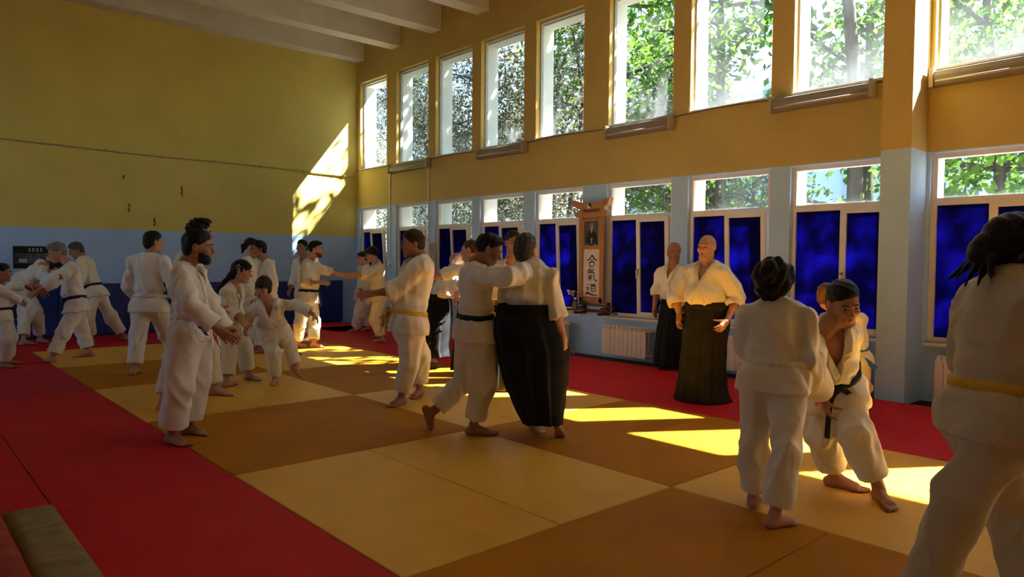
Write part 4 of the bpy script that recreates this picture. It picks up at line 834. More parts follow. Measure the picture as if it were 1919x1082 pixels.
    if G('beard') or G('stubble'):
        f = Field(vhead * 0.8); t = 0.0035 if G('beard') else 0.002
        f.ell(P(0, 0.024, -0.037), AX, A3((0.060 + t, 0.070 + t, 0.078 + t)) * z, 0.03)
        f.cone(P(-0.022, 0.066, -0.100), P(0.022, 0.066, -0.100), (0.021 + t) * z, (0.021 + t) * z, 0.025)
        for m in (-1, 1): f.cone(P(m * 0.053, -0.006, -0.064), P(m * 0.024, 0.055, -0.100), (0.019 + t) * z, (0.018 + t) * z, 0.02)
        f.cone(P(-0.016, 0.086, -0.05), P(0.016, 0.086, -0.05), (0.009 + t * 0.4) * z, (0.009 + t * 0.4) * z, 0.006)
        f.half(P(0, 0.06, -0.046), unit(Uh + Fh * 0.25), P(0, 0, 0) - 0.3, P(0, 0, 0) + 0.3); f.half(P(0, 0.012, 0), -Fh, P(0, 0, 0) - 0.3, P(0, 0, 0) + 0.3)
        f.ell(P(0, 0.1, -0.063), AX, A3((0.024, 0.034, 0.011)) * z, 0.004, 's')
        v, q = f.mesh()
        bm = hair_mat(G('hc')) if G('beard') else mat('stubble_dark', (0.10, 0.055, 0.04), 0.8) if G('stubble') == 1 else mat('stubble_white', (0.40, 0.25, 0.19), 0.85)
        if len(v): mk('beard', v, q, bm, body, True)
    if G('glasses'):
        g = MB()
        for m in (-1, 1):
            g.tube([P(m * 0.032 + 0.022 * math.cos(a), 0.103 - 0.008 * abs(math.cos(a) * m > 0.5), 0.003 + 0.016 * math.sin(a)) for a in np.linspace(0, 2 * math.pi, 15)], 0.0022 * z, 5, False)
            g.tube([P(m * 0.054, 0.096, 0.006), P(m * 0.078, 0.02, 0.008), P(m * 0.08, -0.01, 0.004)], 0.0022 * z, 5)
        g.tube([P(-0.01, 0.104, 0.006), P(0.01, 0.104, 0.006)], 0.0022 * z, 5)
        g.build('glasses', BLACKP, body, True)
    if G('clip'):
        c = P(-0.098, -0.02, 0.055); pts = []
        for k in range(10):
            a = math.pi / 2 + k * math.pi / 5; r = (0.030 if k % 2 == 0 else 0.014); pts.append(c + Fh * r * math.cos(a) + Uh * r * math.sin(a))
        MB().tube(pts + [pts[0], pts[1]], 0.0035, 6).build('hair_clip', SILVER, body, True)
    # ---- trousers or pleated skirt
    jr = [(J['k' + c], 0.16) for c in 'LR'] + [(J['h' + c], 0.13) for c in 'LR']
    pw = G('pant', 1.0); pc = G('pcut', 0.86)
    if not hak:
        p = Field(vb)
        p.cone(Wst, pv - U * 0.03 * s, 0.135 * s * bw, 0.15 * s * bw, 0.03, F, 1.25)
        p.cone(J['hL'], J['hR'], 0.115 * s * bw, 0.115 * s * bw, 0.04)
        cuts = []
        for c in 'LR':
            Hp, K, A = J['h' + c], J['k' + c], J['a' + c]; B = K + (A - K) * pc; r = 0.092 * s * pw
            p.cone(Hp, K, 0.118 * s * max(bw * 0.95, pw * 0.95), r * 1.02, 0.035); p.cone(K, B, r * 1.02, r * 0.98, 0.03, flat=True)
            cuts.append((K + (B - K) * 0.8, B + unit(B - K) * 0.03, r * 0.98 - max(0.016, 1.7 * vb)))
        for a, e, r in cuts: p.cone(a, e, r * 0.95, r, 0.004, flat0=True, op='s')
        V, Q = p.mesh(); V = relax(V, Q, 1, 0.4); V = folds(V, Q, 0.0135 * s, 300 + i, jr, 0.4)
        V[:, 2] = np.maximum(V[:, 2], 0.006)
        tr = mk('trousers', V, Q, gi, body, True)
        if G('plabel'):
            c = pv - U * 0.1 * s; pn = (J['kR'] + J['hR']) / 2
    else:
        R = A3(spec['rings']); m = 6; rr = []
        RP = smooth_path(R, m); n = 154; V = []
        vd = unit(pv - CAMP); vd[2] = 0; vd = unit(vd); rt = np.cross(vd, ZUP)
        ph = rng.uniform(0, 6)
        for j, q in enumerate(RP):
            t = j / (len(RP) - 1)
            for k in range(n):
                an = 2 * math.pi * k / n; sw_ = (k * 11 / n + 0.02 * math.sin(j * 0.7)) % 1.0; tri = (sw_ / 0.8 if sw_ < 0.8 else (1 - sw_) / 0.2) * 2 - 1
                g = 1 + (0.022 + 0.05 * t) * tri * (0.7 + 0.3 * math.sin(an * 3 + ph)) + 0.03 * t * math.sin(an * 4 + ph + t * 2) + 0.012 * math.sin(j * 1.1 + an * 5)
                V.append(q[:3] + rt * q[3] * g * math.cos(an) + vd * q[4] * g * math.sin(an) + ZUP * (0.015 * math.sin(an * 2 + ph) * t))
        nr = len(RP)
        for j in (nr - 1, nr - 5):            # inside of the hem
            for k in range(n):
                c = RP[j][:3]; V.append(c + (V[j * n + k] - c) * 0.955)
        F_ = []
        for j in range(nr + 1):
            for k in range(n): F_.append((j * n + k, (j + 1) * n + k, (j + 1) * n + (k + 1) % n, j * n + (k + 1) % n))
        F_.append(tuple(range(n))); 
        V = np.array(V); V[:, 2] = np.maximum(V[:, 2], 0.012)
        hk = mk('pleated_skirt', V, F_, HAK[spec['hak']], body, True)
        q = RP[0]; wb = []; 
        for u in (-0.035, 0.035):
            for k in range(64): an = 2 * math.pi * k / 64; wb.append(q[:3] + rt * (q[3] + 0.008) * math.cos(an) + vd * (q[4] + 0.008) * math.sin(an) + unit(q[:3] - RP[3][:3]) * (u + 0.0))
        for u in (-0.035, 0.035):
            for k in range(64): an = 2 * math.pi * k / 64; wb.append(q[:3] + rt * (q[3] - 0.01) * math.cos(an) + vd * (q[4] - 0.01) * math.sin(an) + unit(q[:3] - RP[3][:3]) * u)
        F_ = []
        for a, c in ((0, 1), (3, 2), (1, 3), (2, 0)):
            for k in range(64): F_.append((a * 64 + k, a * 64 + (k + 1) % 64, c * 64 + (k + 1) % 64, c * 64 + k))
        mk('waistband', wb, F_, HAK[spec['hak']], body, True)
        if abs(F @ vd) > 0.3:
            c = q[:3] + (vd * q[4] + rt * 0) * (-1.04 if F @ vd < 0 else -1.04) + ZUP * 0.0
            if F @ vd < 0: MB().ball(c - ZUP * 0.005, (0.035 * s, 0.02, 0.03 * s), (rt, vd, ZUP)).build('skirt_knot', HAK[spec['hak']], body, True)
    # ---- jacket
    j = Field(vb)
    rw = 0.142 * s * bw
    j.cone(Cc + U * 0.02 * s, Wst + U * 0.02 * s, 0.168 * s * bw, rw * 1.04, 0.03, F, 1.38)
    j.cone(nk - U * 0.045 * s, Cc, 0.074 * s, 0.13 * s * bw, 0.05, F, 1.25)
    j.cone(J['sL'], J['sR'], 0.066 * s, 0.066 * s, 0.05)
    j.cone(nk - U * 0.055 * s, J['sL'] + U * 0.01 * s, 0.052 * s, 0.055 * s, 0.05); j.cone(nk - U * 0.055 * s, J['sR'] + U * 0.01 * s, 0.052 * s, 0.055 * s, 0.05)
    j.ell(Wst + U * 0.075 * s + F * 0.012 * s, (Lf, F, U), A3((0.172 * bw, 0.128 * bw, 0.07)) * s, 0.04)
    if G('belly'): j.ell(Wst + U * 0.09 * s + F * G('belly'), (Lf, F, U), A3((0.165 * bw, 0.135 * bw, 0.15)) * s, 0.05)
    big = A3((0.5, 0.5, 0.5))
    if not hak:
        hem = Wst - U * 0.23 * s
        j.cone(Wst, hem, rw, 0.185 * s * bw, 0.02, F, 1.2)
        for c in 'LR':
            d = J['k' + c] - J['h' + c]; j.cone(J['h' + c], J['h' + c] + d * 0.35, 0.135 * s * bw, 0.135 * s * bw, 0.05)
        j.half(hem + U * 0.03 * s, -unit(U * 0.6 + ZUP * 0.4), hem - 0.6, hem + 0.6)
        # side slits and the crossed front edge
        for sg in (-1, 1):
            q0 = Wst - U * 0.10 * s + Lf * sg * 0.17 * s * bw
            j.cone(q0, q0 - U * 0.2 * s, 0.004, 0.016, 0.004, op='s')
    else:
        j.half(Wst - U * 0.05 * s, -U, pv - 0.6, pv + 0.6)
    # V neck and neck opening
    vn = G('vneck', 0.19) * s; ap = nk - U * (0.05 * s + vn); tn = 0.075 * s / vn
    def wedge(X, Y, Z):
        px, py, pz = X - ap[0], Y - ap[1], Z - ap[2]
        l = px * Lf[0] + py * Lf[1] + pz * Lf[2]; u = px * U[0] + py * U[1] + pz * U[2]; f = px * F[0] + py * F[1] + pz * F[2]
        return np.maximum(np.abs(l) - u * tn, 0.015 - f) * 0.9
    j.cut(wedge, ap - 0.35, ap + 0.35)
    hdn = unit(J['hd'] - nk); j.cone(nk - U * 0.09 * s + F * 0.012, nk + hdn * 0.2, 0.060 * s, 0.068 * s, 0.01, op='s')
    # sleeves
    sw = G('sw', 1.0); jj = []; cuffs = []
    for c in 'LR':
        S, E, W = J['s' + c], J['e' + c], J['w' + c]; B = E + (W - E) * G('sleeve', 0.7); d = unit(B - E)
        j.cone(S, E, 0.076 * s * bw ** 0.5, 0.076 * s * sw, 0.018); j.cone(E, B, 0.076 * s * sw, 0.080 * s * sw, 0.012, flat=True)
        cuffs.append((B - d * min(0.09, np.linalg.norm(B - E) * 0.7), B + d * 0.03, 0.080 * s * sw - max(0.017, 1.7 * vb))); jj += [(E, 0.12), (S, 0.12)]
    for a, e, r in cuffs: j.cone(a, e, r * 0.92, r, 0.004, flat0=True, op='s')
    V, Q = j.mesh(); V = relax(V, Q, 1, 0.4); V = folds(V, Q, 0.0135 * s, 200 + i, jj + [(Wst + U * 0.06 * s, 0.14)], 0.45)
    V[:, 2] = np.maximum(V[:, 2], 0.01)
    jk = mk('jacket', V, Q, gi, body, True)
    # ---- lapels, swept on the jacket
    bv = BVHTree.FromPolygons([tuple(x) for x in V], [tuple(int(k) for k in q) for q in Q])
    lw = 0.05 * s; d = {}
    def hug(p):
        loc, nr_, ix, di = bv.find_nearest(Vector(p))
        return A3(loc), A3(nr_)
    for sg in (1, -1):
        g = [nk + Lf * sg * 0.080 * s - U * 0.03 * s + F * 0.02 * s,
             nk + Lf * sg * 0.075 * s - U * 0.06 * s + F * 0.09 * s, ap + Lf * sg * 0.045 * s + U * vn * 0.4 + F * 0.14 * s, ap + Lf * sg * 0.01 * s + F * 0.16 * s,
             (ap + Wst) / 2 - Lf * sg * 0.035 * s + F * 0.17 * s * bw, Wst - Lf * sg * 0.07 * s + U * 0.02 * s + F * 0.16 * s * bw]
        g = smooth_path(g, 4); pn = [hug(x) for x in g]
        PP = A3([x[0] for x in pn]); NN = A3([x[1] for x in pn])
        for _ in range(2):
            PP[1:-1] = (PP[:-2] + 2 * PP[1:-1] + PP[2:]) / 4; NN[1:-1] = (NN[:-2] + NN[1:-1] + NN[2:]); NN = NN / np.linalg.norm(NN, axis=1)[:, None]
        v, f = ribbon(PP + NN * (0.004 if sg > 0 else 0.001), NN, lw, 0.011 * s)
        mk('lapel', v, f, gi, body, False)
    cr = []; cn = []
    for an in np.radians(np.linspace(-118, 118, 23)):
        dr = -F * math.cos(an) + Lf * math.sin(an); fr = max(0, -math.cos(an))
        cr.append(nk + U * (-0.012 - 0.035 * fr) * s + hdn * 0.004 + dr * 0.073 * s + F * 0.004 * s); cn.append(unit(dr + U * 0.25))
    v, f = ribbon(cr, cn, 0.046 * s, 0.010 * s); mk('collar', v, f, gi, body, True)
    # ---- belt
    if not hak and G('belt'):
        bm = belt_mat(G('belt')); n = 56; V = []; hh = 0.021 * s
        for rr_, uu_ in ((0.012, -hh), (0.015, 0), (0.012, hh), (-0.02, hh), (-0.02, -hh)):
            for k in range(n):
                an = 2 * math.pi * k / n; dr = Lf * math.cos(an) + F * math.sin(an)
                c = Wst + U * uu_
                # radius where the jacket waist lies
                hit = bv.ray_cast(Vector(Wst + dr * 0.6), Vector(-dr), 0.6)
                R0 = (A3(hit[0]) - Wst) @ dr if hit[0] is not None else rw
                R0 = min(max(R0, rw * 0.7), rw * 1.5)
                V.append(c + dr * (R0 + rr_))
        V = np.array(V).reshape(5, n, 3)
        for r_ in range(5): 
            for _ in range(2): V[r_] = (np.roll(V[r_], 1, 0) + 2 * V[r_] + np.roll(V[r_], -1, 0)) / 4
        F_ = []
        for a in range(5):
            for k in range(n): F_.append((a * n + k, a * n + (k + 1) % n, ((a + 1) % 5) * n + (k + 1) % n, ((a + 1) % 5) * n + k))
        be = mk('belt', V.reshape(-1, 3), F_, bm, body, True)
        kp = V[1][n // 4]
        MB().ball(kp + F * 0.012, (0.034 * s, 0.020 * s, 0.024 * s), (Lf, F, U), 10, 6).build('belt_knot', bm, body, True)
        for sg in (-1, 1):
            e1 = kp + Lf * sg * 0.06 * s - U * 0.07 * s + F * 0.03 * s; e2 = kp + Lf * sg * 0.09 * s - ZUP * 0.25 * s + F * 0.055 * s
            pts = smooth_path([kp + F * 0.018, e1, e2], 5); v, f = ribbon(pts, [F] * len(pts), 0.036 * s, 0.007)
            mk('belt_end', v, f, bm, body, False)
        if G('tail'):
            pts = smooth_path(A3(G('tail')), 5); v, f = ribbon(pts, [unit(CAMP - pts[0])] * len(pts), 0.045, 0.008); mk('belt_end', v, f, bm, body, False)
    # ---- small prints
    def decal(name, guess, w_, h_, up, marks, m=INK):
        loc, nr_ = hug(guess); x = unit(np.cross(up, nr_)); y = np.cross(nr_, x); g = MB()
        for (a, c_, e, d_) in marks:
            pts = [(a, c_), (e, c_), (e, d_), (a, d_)]
            g.prism([loc + nr_ * 0.004 + x * u * w_ + y * v * h_ for u, v in pts], nr_ * 0.002)
        g.build(name, m, body)
    pt = G('patch')
    if pt == 1: decal('sleeve_emblem', (J['sL'] + J['eL']) / 2 - F * 0.02 + (CAMP - J['sL']) / np.linalg.norm(CAMP - J['sL']) * 0.2, 0.05, 0.08, ZUP, [(-.45, .32, .1, .5), (-.15, -.1, .05, .32), (.15, .05, .5, .2), (-.5, -.3, .2, -.15), (.25, -.5, .42, -.05), (-.35, -.5, -.1, -.38)])
    if pt == 2: decal('cloth_label', Wst - U * 0.17 * s + unit(CAMP - pv) * 0.4 + F * 0.05, 0.05, 0.10, ZUP, [(-.5, -.5, .5, -.1), (-.4, -.02, .4, .08), (-.5, .15, -.3, .5), (.3, .15, .5, .5), (-.2, .2, .2, .45)])
    if pt == 3: decal('chest_emblem', Cc + Lf * 0.12 * s + F * 0.3 + U * 0.05, 0.07, 0.07, U, [(-.3, .38, .3, .48), (-.3, -.48, .3, -.38), (-.5, -.3, -.4, .3), (.4, -.3, .5, .3), (-.2, -.2, .2, .2)])
    return body
PEOPLE=[
dict(H=1.37,hair='short',hc='dark',sleeve=0.85,belt='black',label='boy in white uniform and black belt at the image edge, reaching towards the grey-haired man',
  J=dict(pv=(-11.091,1.216,0.665),nk=(-11.141,1.183,1.058),F=(0.268,0.957,0.113),hd=(-11.114,1.222,1.208),hF=(0.28,0.96,0),hU=(0,0,1),sL=(-11.257,1.226,0.972),eL=(-11.296,1.335,1.009),wL=(-11.287,1.497,1.027),tL=(-11.219,1.569,0.972),hL=(-11.16,1.238,0.642),aL=(-11.383,1.296,0.067),kL=(-11.306,1.303,0.354),fL=(-11.383,1.399,0.015),sR=(-11.006,1.152,0.997),eR=(-11.024,1.279,0.938),wR=(-11.11,1.401,0.828),tR=(-11.164,1.488,0.787),hR=(-11.018,1.196,0.657),aR=(-11.071,1.215,0.067),kR=(-10.957,1.229,0.376),fR=(-10.966,1.314,0.015))),
dict(H=1.72,hair='short',hc='dark',belt='white',label='bowed-over person in white behind the grey-haired man, below the wall calendar',
  J=dict(pv=(-14.054,1.807,0.993),nk=(-13.819,2.085,1.258),F=(-0.381,0.785,-0.489),hd=(-13.819,2.234,1.214),hF=(0.047,0.641,-0.766),hU=(0.056,0.764,0.643),sL=(-13.994,2.033,1.309),eL=(-13.975,2.188,1.034),wL=(-14.146,2.136,0.851),tL=(-14.258,2.102,0.732),hL=(-14.136,1.797,1.042),aL=(-13.686,1.759,0.084),kL=(-13.944,1.814,0.519),fL=(-13.701,1.86,0.015),sR=(-13.742,2.022,1.096),eR=(-13.539,2.098,1.072),wR=(-13.494,1.988,0.904),tR=(-13.559,1.91,0.819),hR=(-13.993,1.792,0.921),aR=(-14.072,2.038,0.084),kR=(-13.858,1.963,0.544),fR=(-13.88,2.121,0.015))),
dict(H=1.78,hair='grey',hc='grey',sleeve=0.5,belt='navy',patch=1,label='grey-haired man in white uniform with dark blue belt, stepping towards the boy',
  J=dict(pv=(-11.442,2.089,0.737),nk=(-11.537,2.018,1.329),F=(0.046,-0.993,-0.112),hd=(-11.645,1.905,1.476),hF=(0.045,-0.95,-0.309),hU=(0.015,-0.309,0.951),sL=(-11.353,2.034,1.262),eL=(-11.277,1.796,1.087),wL=(-11.365,1.613,0.944),tL=(-11.467,1.494,0.857),hL=(-11.344,2.094,0.732),aL=(-11.227,1.761,0.086),kL=(-11.253,1.886,0.363),fL=(-11.729,1.626,0.015),sR=(-11.69,2.025,1.207),eR=(-11.964,1.893,1.112),wR=(-12.21,1.76,1),tR=(-12.31,1.644,0.93),hR=(-11.534,2.089,0.701),aR=(-11.625,2.266,0.086),kR=(-11.685,2.208,0.353),fR=(-11.629,2.107,0.015))),
dict(H=1.76,hair='short',hc='greying',belt='navy',label='man in white lunging in front of the blue wall pads, seen from behind',
  J=dict(pv=(-13.474,2.748,0.836),nk=(-13.636,2.601,1.411),F=(-0.492,-0.8,-0.344),hd=(-13.716,2.517,1.525),hF=(-0.006,-0.906,-0.423),hU=(-0.003,-0.423,0.906),sL=(-13.47,2.531,1.337),eL=(-13.398,2.52,1.045),wL=(-13.59,2.447,0.909),tL=(-13.723,2.397,0.815),hL=(-13.39,2.701,0.826),aL=(-13.469,2.659,0.085),kL=(-13.362,2.605,0.458),fL=(-13.178,2.654,0.015),sR=(-13.751,2.717,1.306),eR=(-14.095,2.621,1.117),wR=(-14.315,2.515,0.975),tR=(-14.449,2.452,0.889),hR=(-13.548,2.806,0.808),aR=(-13.606,3.179,0.085),kR=(-13.592,2.975,0.427),fR=(-13.32,3.233,0.015))),
dict(H=1.76,hair='short',hc='black',sleeve=0.9,belt='white',bw=1.05,label='black-haired boy in white seen from behind, standing before the blue wall pads',
  J=dict(pv=(-9.494,2.506,0.838),nk=(-9.511,2.523,1.465),F=(-0.733,0.679,-0.039),hd=(-9.481,2.565,1.603),hF=(-0.12,0.993,0),hU=(0,0,1),sL=(-9.635,2.384,1.37),eL=(-9.731,2.334,1.062),wL=(-9.875,2.465,0.927),tL=(-9.979,2.559,0.83),hL=(-9.558,2.435,0.818),aL=(-9.448,2.319,0.085),kL=(-9.493,2.387,0.433),fL=(-9.773,2.515,0.015),sR=(-9.382,2.657,1.369),eR=(-9.259,2.704,1.084),wR=(-9.359,2.806,0.914),tR=(-9.437,2.885,0.783),hR=(-9.429,2.575,0.818),aR=(-9.882,2.968,0.085),kR=(-9.777,2.784,0.429),fR=(-10.224,3.182,0.015))),
dict(H=1.8,hair='spiky',hc='black',belt='white',sleeve=0.8,label='man with spiky dark hair mostly hidden behind the bearded man',
  J=dict(pv=(-7.427,2.316,0.883),nk=(-7.448,2.328,1.491),F=(0.38,0.925,-0.006),hd=(-7.376,2.418,1.651),hF=(0.393,0.92,0),hU=(0,0,1),sL=(-7.604,2.392,1.387),eL=(-7.626,2.501,1.111),wL=(-7.594,2.676,0.914),tL=(-7.508,2.765,0.787),hL=(-7.516,2.352,0.859),aL=(-7.518,2.599,0.087),kL=(-7.518,2.549,0.457),fL=(-7.319,2.799,0.015),sR=(-7.285,2.26,1.401),eR=(-7.182,2.207,1.106),wR=(-6.989,2.339,0.933),tR=(-6.873,2.418,0.829),hR=(-7.336,2.278,0.866),aR=(-7.085,1.979,0.087),kR=(-7.158,2.112,0.467),fR=(-7.173,2.122,0.015))),
dict(H=1.7,hair='short',hc='black',beard=1,sleeve=0.88,belt='white',patch=2,pant=1.2,plabel=1,label='bearded black-haired man in white standing where red and yellow mats meet',
  J=dict(pv=(-5.79,1.82,0.864),nk=(-5.818,1.818,1.377),F=(0.579,0.815,0.036),hd=(-5.768,1.882,1.501),hF=(0.469,0.88,-0.07),hU=(0.033,0.062,0.998),sL=(-5.946,1.913,1.277),eL=(-5.915,2.009,1.05),wL=(-5.867,2.125,0.823),tL=(-5.77,2.227,0.711),hL=(-5.864,1.873,0.841),aL=(-5.978,1.855,0.083),kL=(-5.937,1.92,0.443),fL=(-5.817,1.983,0.015),sR=(-5.68,1.723,1.291),eR=(-5.478,1.723,1.082),wR=(-5.399,1.894,0.89),tR=(-5.306,1.992,0.784),hR=(-5.714,1.766,0.849),aR=(-5.761,1.671,0.083),kR=(-5.682,1.705,0.458),fR=(-5.593,1.735,0.015))),
dict(H=1.64,hair='long',hc='black',clip=1,belt='white',sleeve=0.75,label='woman with long black hair and a star hair clip, leaning towards the smiling child',
  J=dict(pv=(-8.254,3.027,0.639),nk=(-8.196,3.046,1.123),F=(0.662,0.741,-0.107),hd=(-8.133,3.126,1.264),hF=(0.575,0.791,-0.208),hU=(0.122,0.168,0.978),sL=(-8.323,3.148,1.045),eL=(-8.353,3.265,1.04),wL=(-8.259,3.367,0.997),tL=(-8.2,3.432,0.973),hL=(-8.322,3.086,0.626),aL=(-8.232,3.237,0.08),kL=(-8.237,3.178,0.383),fL=(-8.072,3.335,0.015),sR=(-8.091,2.937,1.025),eR=(-8.019,2.93,0.84),wR=(-7.821,2.996,0.743),tR=(-7.772,3.047,0.673),hR=(-8.191,2.967,0.614),aR=(-7.945,2.88,0.08),kR=(-8.047,2.949,0.371),fR=(-8.042,3.028,0.015))),
dict(H=1.42,hair='bob',hc='darkbrown',belt='white',sleeve=0.85,patch=3,label='smiling child in white with one leg lifted and an arm stretched out',
  J=dict(pv=(-7.775,3.338,0.621),nk=(-7.725,3.264,0.956),F=(0.845,-0.482,-0.233),hd=(-7.769,3.222,1.092),hF=(0.649,-0.709,-0.276),hU=(0.287,-0.107,0.952),sL=(-7.666,3.396,0.897),eL=(-7.558,3.518,0.902),wL=(-7.389,3.626,0.812),tL=(-7.33,3.686,0.718),hL=(-7.737,3.407,0.614),aL=(-7.82,3.637,0.165),kL=(-7.891,3.579,0.43),fL=(-7.769,3.718,0.064),sR=(-7.806,3.165,0.866),eR=(-7.898,3.134,0.803),wR=(-8.023,3.134,0.65),tR=(-8.111,3.134,0.543),hR=(-7.817,3.276,0.597),aR=(-7.812,3.376,0.069),kR=(-7.697,3.31,0.378),fR=(-7.671,3.266,0.015))),
dict(H=1.74,hair='short',hc='black',glasses=1,belt='white',sleeve=0.9,label='short-haired person in glasses facing the person with the hair bun',
  J=dict(pv=(-10.457,4.402,0.817),nk=(-10.488,4.402,1.401),F=(-0.084,-0.996,-0.005),hd=(-10.573,4.315,1.552),hF=(-0.073,-0.997,-0),hU=(0,0,1),sL=(-10.317,4.388,1.316),eL=(-10.228,4.395,1.024),wL=(-10.186,4.279,0.817),tL=(-10.157,4.198,0.672),hL=(-10.362,4.394,0.802),aL=(-10.064,4.648,0.064),kL=(-10.213,4.517,0.363),fL=(-9.981,4.659,-0.056),sR=(-10.649,4.416,1.298),eR=(-10.753,4.435,1.048),wR=(-10.897,4.409,0.797),tR=(-10.981,4.394,0.651),hR=(-10.55,4.41,0.792),aR=(-10.462,4.276,0.053),kR=(-10.571,4.339,0.329),fR=(-10.485,4.172,-0.005))),
dict(H=1.73,hair='bun',hc='black',belt='white',sleeve=0.9,label='person with a dark hair bun, half hidden behind the person in glasses',
  J=dict(pv=(-11.364,4.51,0.772),nk=(-11.398,4.511,1.441),F=(0.596,0.802,0.03),hd=(-11.381,4.54,1.604),hF=(0.598,0.801,0),hU=(0,0,1),sL=(-11.526,4.61,1.34),eL=(-11.577,4.685,1.021),wL=(-11.571,4.753,0.8),tL=(-11.567,4.803,0.639),hL=(-11.438,4.566,0.749),aL=(-10.922,4.364,0.084),kL=(-11.262,4.519,0.349),fL=(-10.972,4.554,0.015),sR=(-11.26,4.412,1.354),eR=(-11.204,4.381,1.036),wR=(-11.031,4.412,0.832),tR=(-10.923,4.432,0.705),hR=(-11.287,4.454,0.757),aR=(-10.638,4.283,0.084),kR=(-10.935,4.321,0.368),fR=(-10.552,4.445,0.015))),
dict(H=1.77,hair='fade',hc='black',stubble=1,sleeve=0.5,belt='black',bw=1.08,label='sturdy man in white and black belt clasping hands with the bowl-cut boy',
  J=dict(pv=(-10.698,5.169,0.8),nk=(-10.702,5.2,1.405),F=(0.614,0.789,-0.037),hd=(-10.639,5.28,1.568),hF=(0.621,0.784,0),hU=(0,0,1),sL=(-10.842,5.304,1.303),eL=(-10.873,5.537,1.24),wL=(-10.839,5.78,1.169),tL=(-10.846,5.922,1.14),hL=(-10.773,5.226,0.776),aL=(-10.603,5.22,0.086),kL=(-10.697,5.286,0.392),fL=(-10.403,5.396,0.015),sR=(-10.56,5.086,1.316),eR=(-10.454,4.99,1.049),wR=(-10.242,5.152,1.052),tR=(-10.154,5.251,1.053),hR=(-10.622,5.109,0.783),aR=(-10.761,5.015,0.086),kR=(-10.663,5.015,0.383),fR=(-10.694,5.137,0.015))),
dict(H=1.72,hair='short',hc='black',belt='white',label="person whose face shows just behind the sturdy man's shoulder",
  J=dict(pv=(-11.804,5.674,0.831),nk=(-11.845,5.665,1.46),F=(0.488,-0.872,0.02),hd=(-11.882,5.633,1.619),hF=(0.494,-0.869,-0),hU=(0,0,1),sL=(-11.695,5.747,1.377),eL=(-11.652,5.772,1.095),wL=(-11.584,5.652,0.898),tL=(-11.537,5.568,0.761),hL=(-11.722,5.719,0.817),aL=(-11.722,5.719,0.084),kL=(-11.702,5.685,0.45),fL=(-11.624,5.545,0.02),sR=(-11.983,5.586,1.356),eR=(-12.026,5.561,1.068),wR=(-11.959,5.441,0.871),tR=(-11.912,5.358,0.735),hR=(-11.884,5.628,0.805),aR=(-11.884,5.628,0.084),kR=(-11.865,5.593,0.445),fR=(-11.786,5.454,0.02))),
dict(H=1.68,hair='bowl',hc='black',glasses=1,sleeve=0.5,belt='white',label="boy with black bowl-cut hair and glasses, holding the sturdy man's hand",
  J=dict(pv=(-10.691,6.468,0.782),nk=(-10.723,6.466,1.35),F=(-0.278,-0.96,-0.019),hd=(-10.795,6.394,1.495),hF=(-0.267,-0.954,-0.139),hU=(-0.038,-0.134,0.99),sL=(-10.563,6.421,1.267),eL=(-10.587,6.178,1.171),wL=(-10.628,5.921,1.163),tL=(-10.674,5.779,1.145),hL=(-10.603,6.443,0.767),aL=(-10.589,6.47,0.082),kL=(-10.626,6.345,0.387),fL=(-10.696,6.366,0.015),sR=(-10.873,6.511,1.25),eR=(-10.953,6.413,1.106),wR=(-11.024,6.183,1.125),tR=(-11.122,6.073,1.106),hR=(-10.778,6.494,0.758),aR=(-11.145,6.765,0.082),kR=(-11.032,6.697,0.362),fR=(-11.309,6.687,0.015))),
dict(H=1.62,hair='tail',hc='darkbrown',belt='white',sleeve=0.8,pant=1.35,pcut=0.8,label='woman with tied-back brown hair behind the boy with bowl-cut hair',
  J=dict(pv=(-12.151,7.01,0.745),nk=(-12.136,7.059,1.319),F=(-0.172,-0.981,0.09),hd=(-12.188,7.008,1.441),hF=(-0.172,-0.985,-0),hU=(0,0,1),sL=(-11.985,7.025,1.23),eL=(-11.977,6.944,0.976),wL=(-11.936,6.829,0.798),tL=(-11.906,6.745,0.669),hL=(-12.064,6.993,0.726),aL=(-12.4,7,0.079),kL=(-12.154,6.931,0.358),fL=(-12.49,6.899,0.015),sR=(-12.292,7.079,1.233),eR=(-12.384,7.109,0.962),wR=(-12.464,7.084,0.772),tR=(-12.524,7.065,0.628),hR=(-12.238,7.023,0.727),aR=(-12.545,7.37,0.079),kR=(-12.442,7.285,0.324),fR=(-12.616,7.266,0.015))),
dict(H=1.76,hair='short',hc='darkbrown',sleeve=0.35,sw=1.2,belt='yellow',bw=1.26,belly=0.06,pcut=0.8,label='stout man with brown hair and yellow belt holding his arms forward',
  J=dict(pv=(-5.839,3.866,0.803),nk=(-5.789,3.961,1.451),F=(-0.326,-0.932,0.161),hd=(-5.841,3.909,1.569),hF=(-0.337,-0.936,-0.105),hU=(-0.035,-0.098,0.995),sL=(-5.637,3.89,1.352),eL=(-5.774,3.655,1.126),wL=(-5.883,3.502,1.1),tL=(-6.042,3.321,1.048),hL=(-5.75,3.831,0.781),aL=(-5.918,3.833,0.085),kL=(-5.767,3.832,0.428),fL=(-5.812,3.54,0.015),sR=(-5.955,4.003,1.361),eR=(-6.127,3.941,1.026),wR=(-6.229,3.893,0.871),tR=(-6.255,3.859,0.784),hR=(-5.93,3.895,0.785),aR=(-6.146,4.203,0.085),kR=(-6.063,4.171,0.431),fR=(-6.032,4.009,0.015))),
dict(H=1.72,hair='none',hc='grey',sleeve=0.5,hak='black',bw=1.1,label='bald man bending low in a black pleated skirt, behind the yellow-belted man',rings=[[-7.689, 5.559, 0.936, 0.169, 0.16], [-7.701, 5.533, 0.731, 0.211, 0.2], [-7.711, 5.507, 0.485, 0.225, 0.24], [-7.713, 5.493, 0.273, 0.218, 0.26], [-7.694, 5.506, 0.147, 0.211, 0.27]],
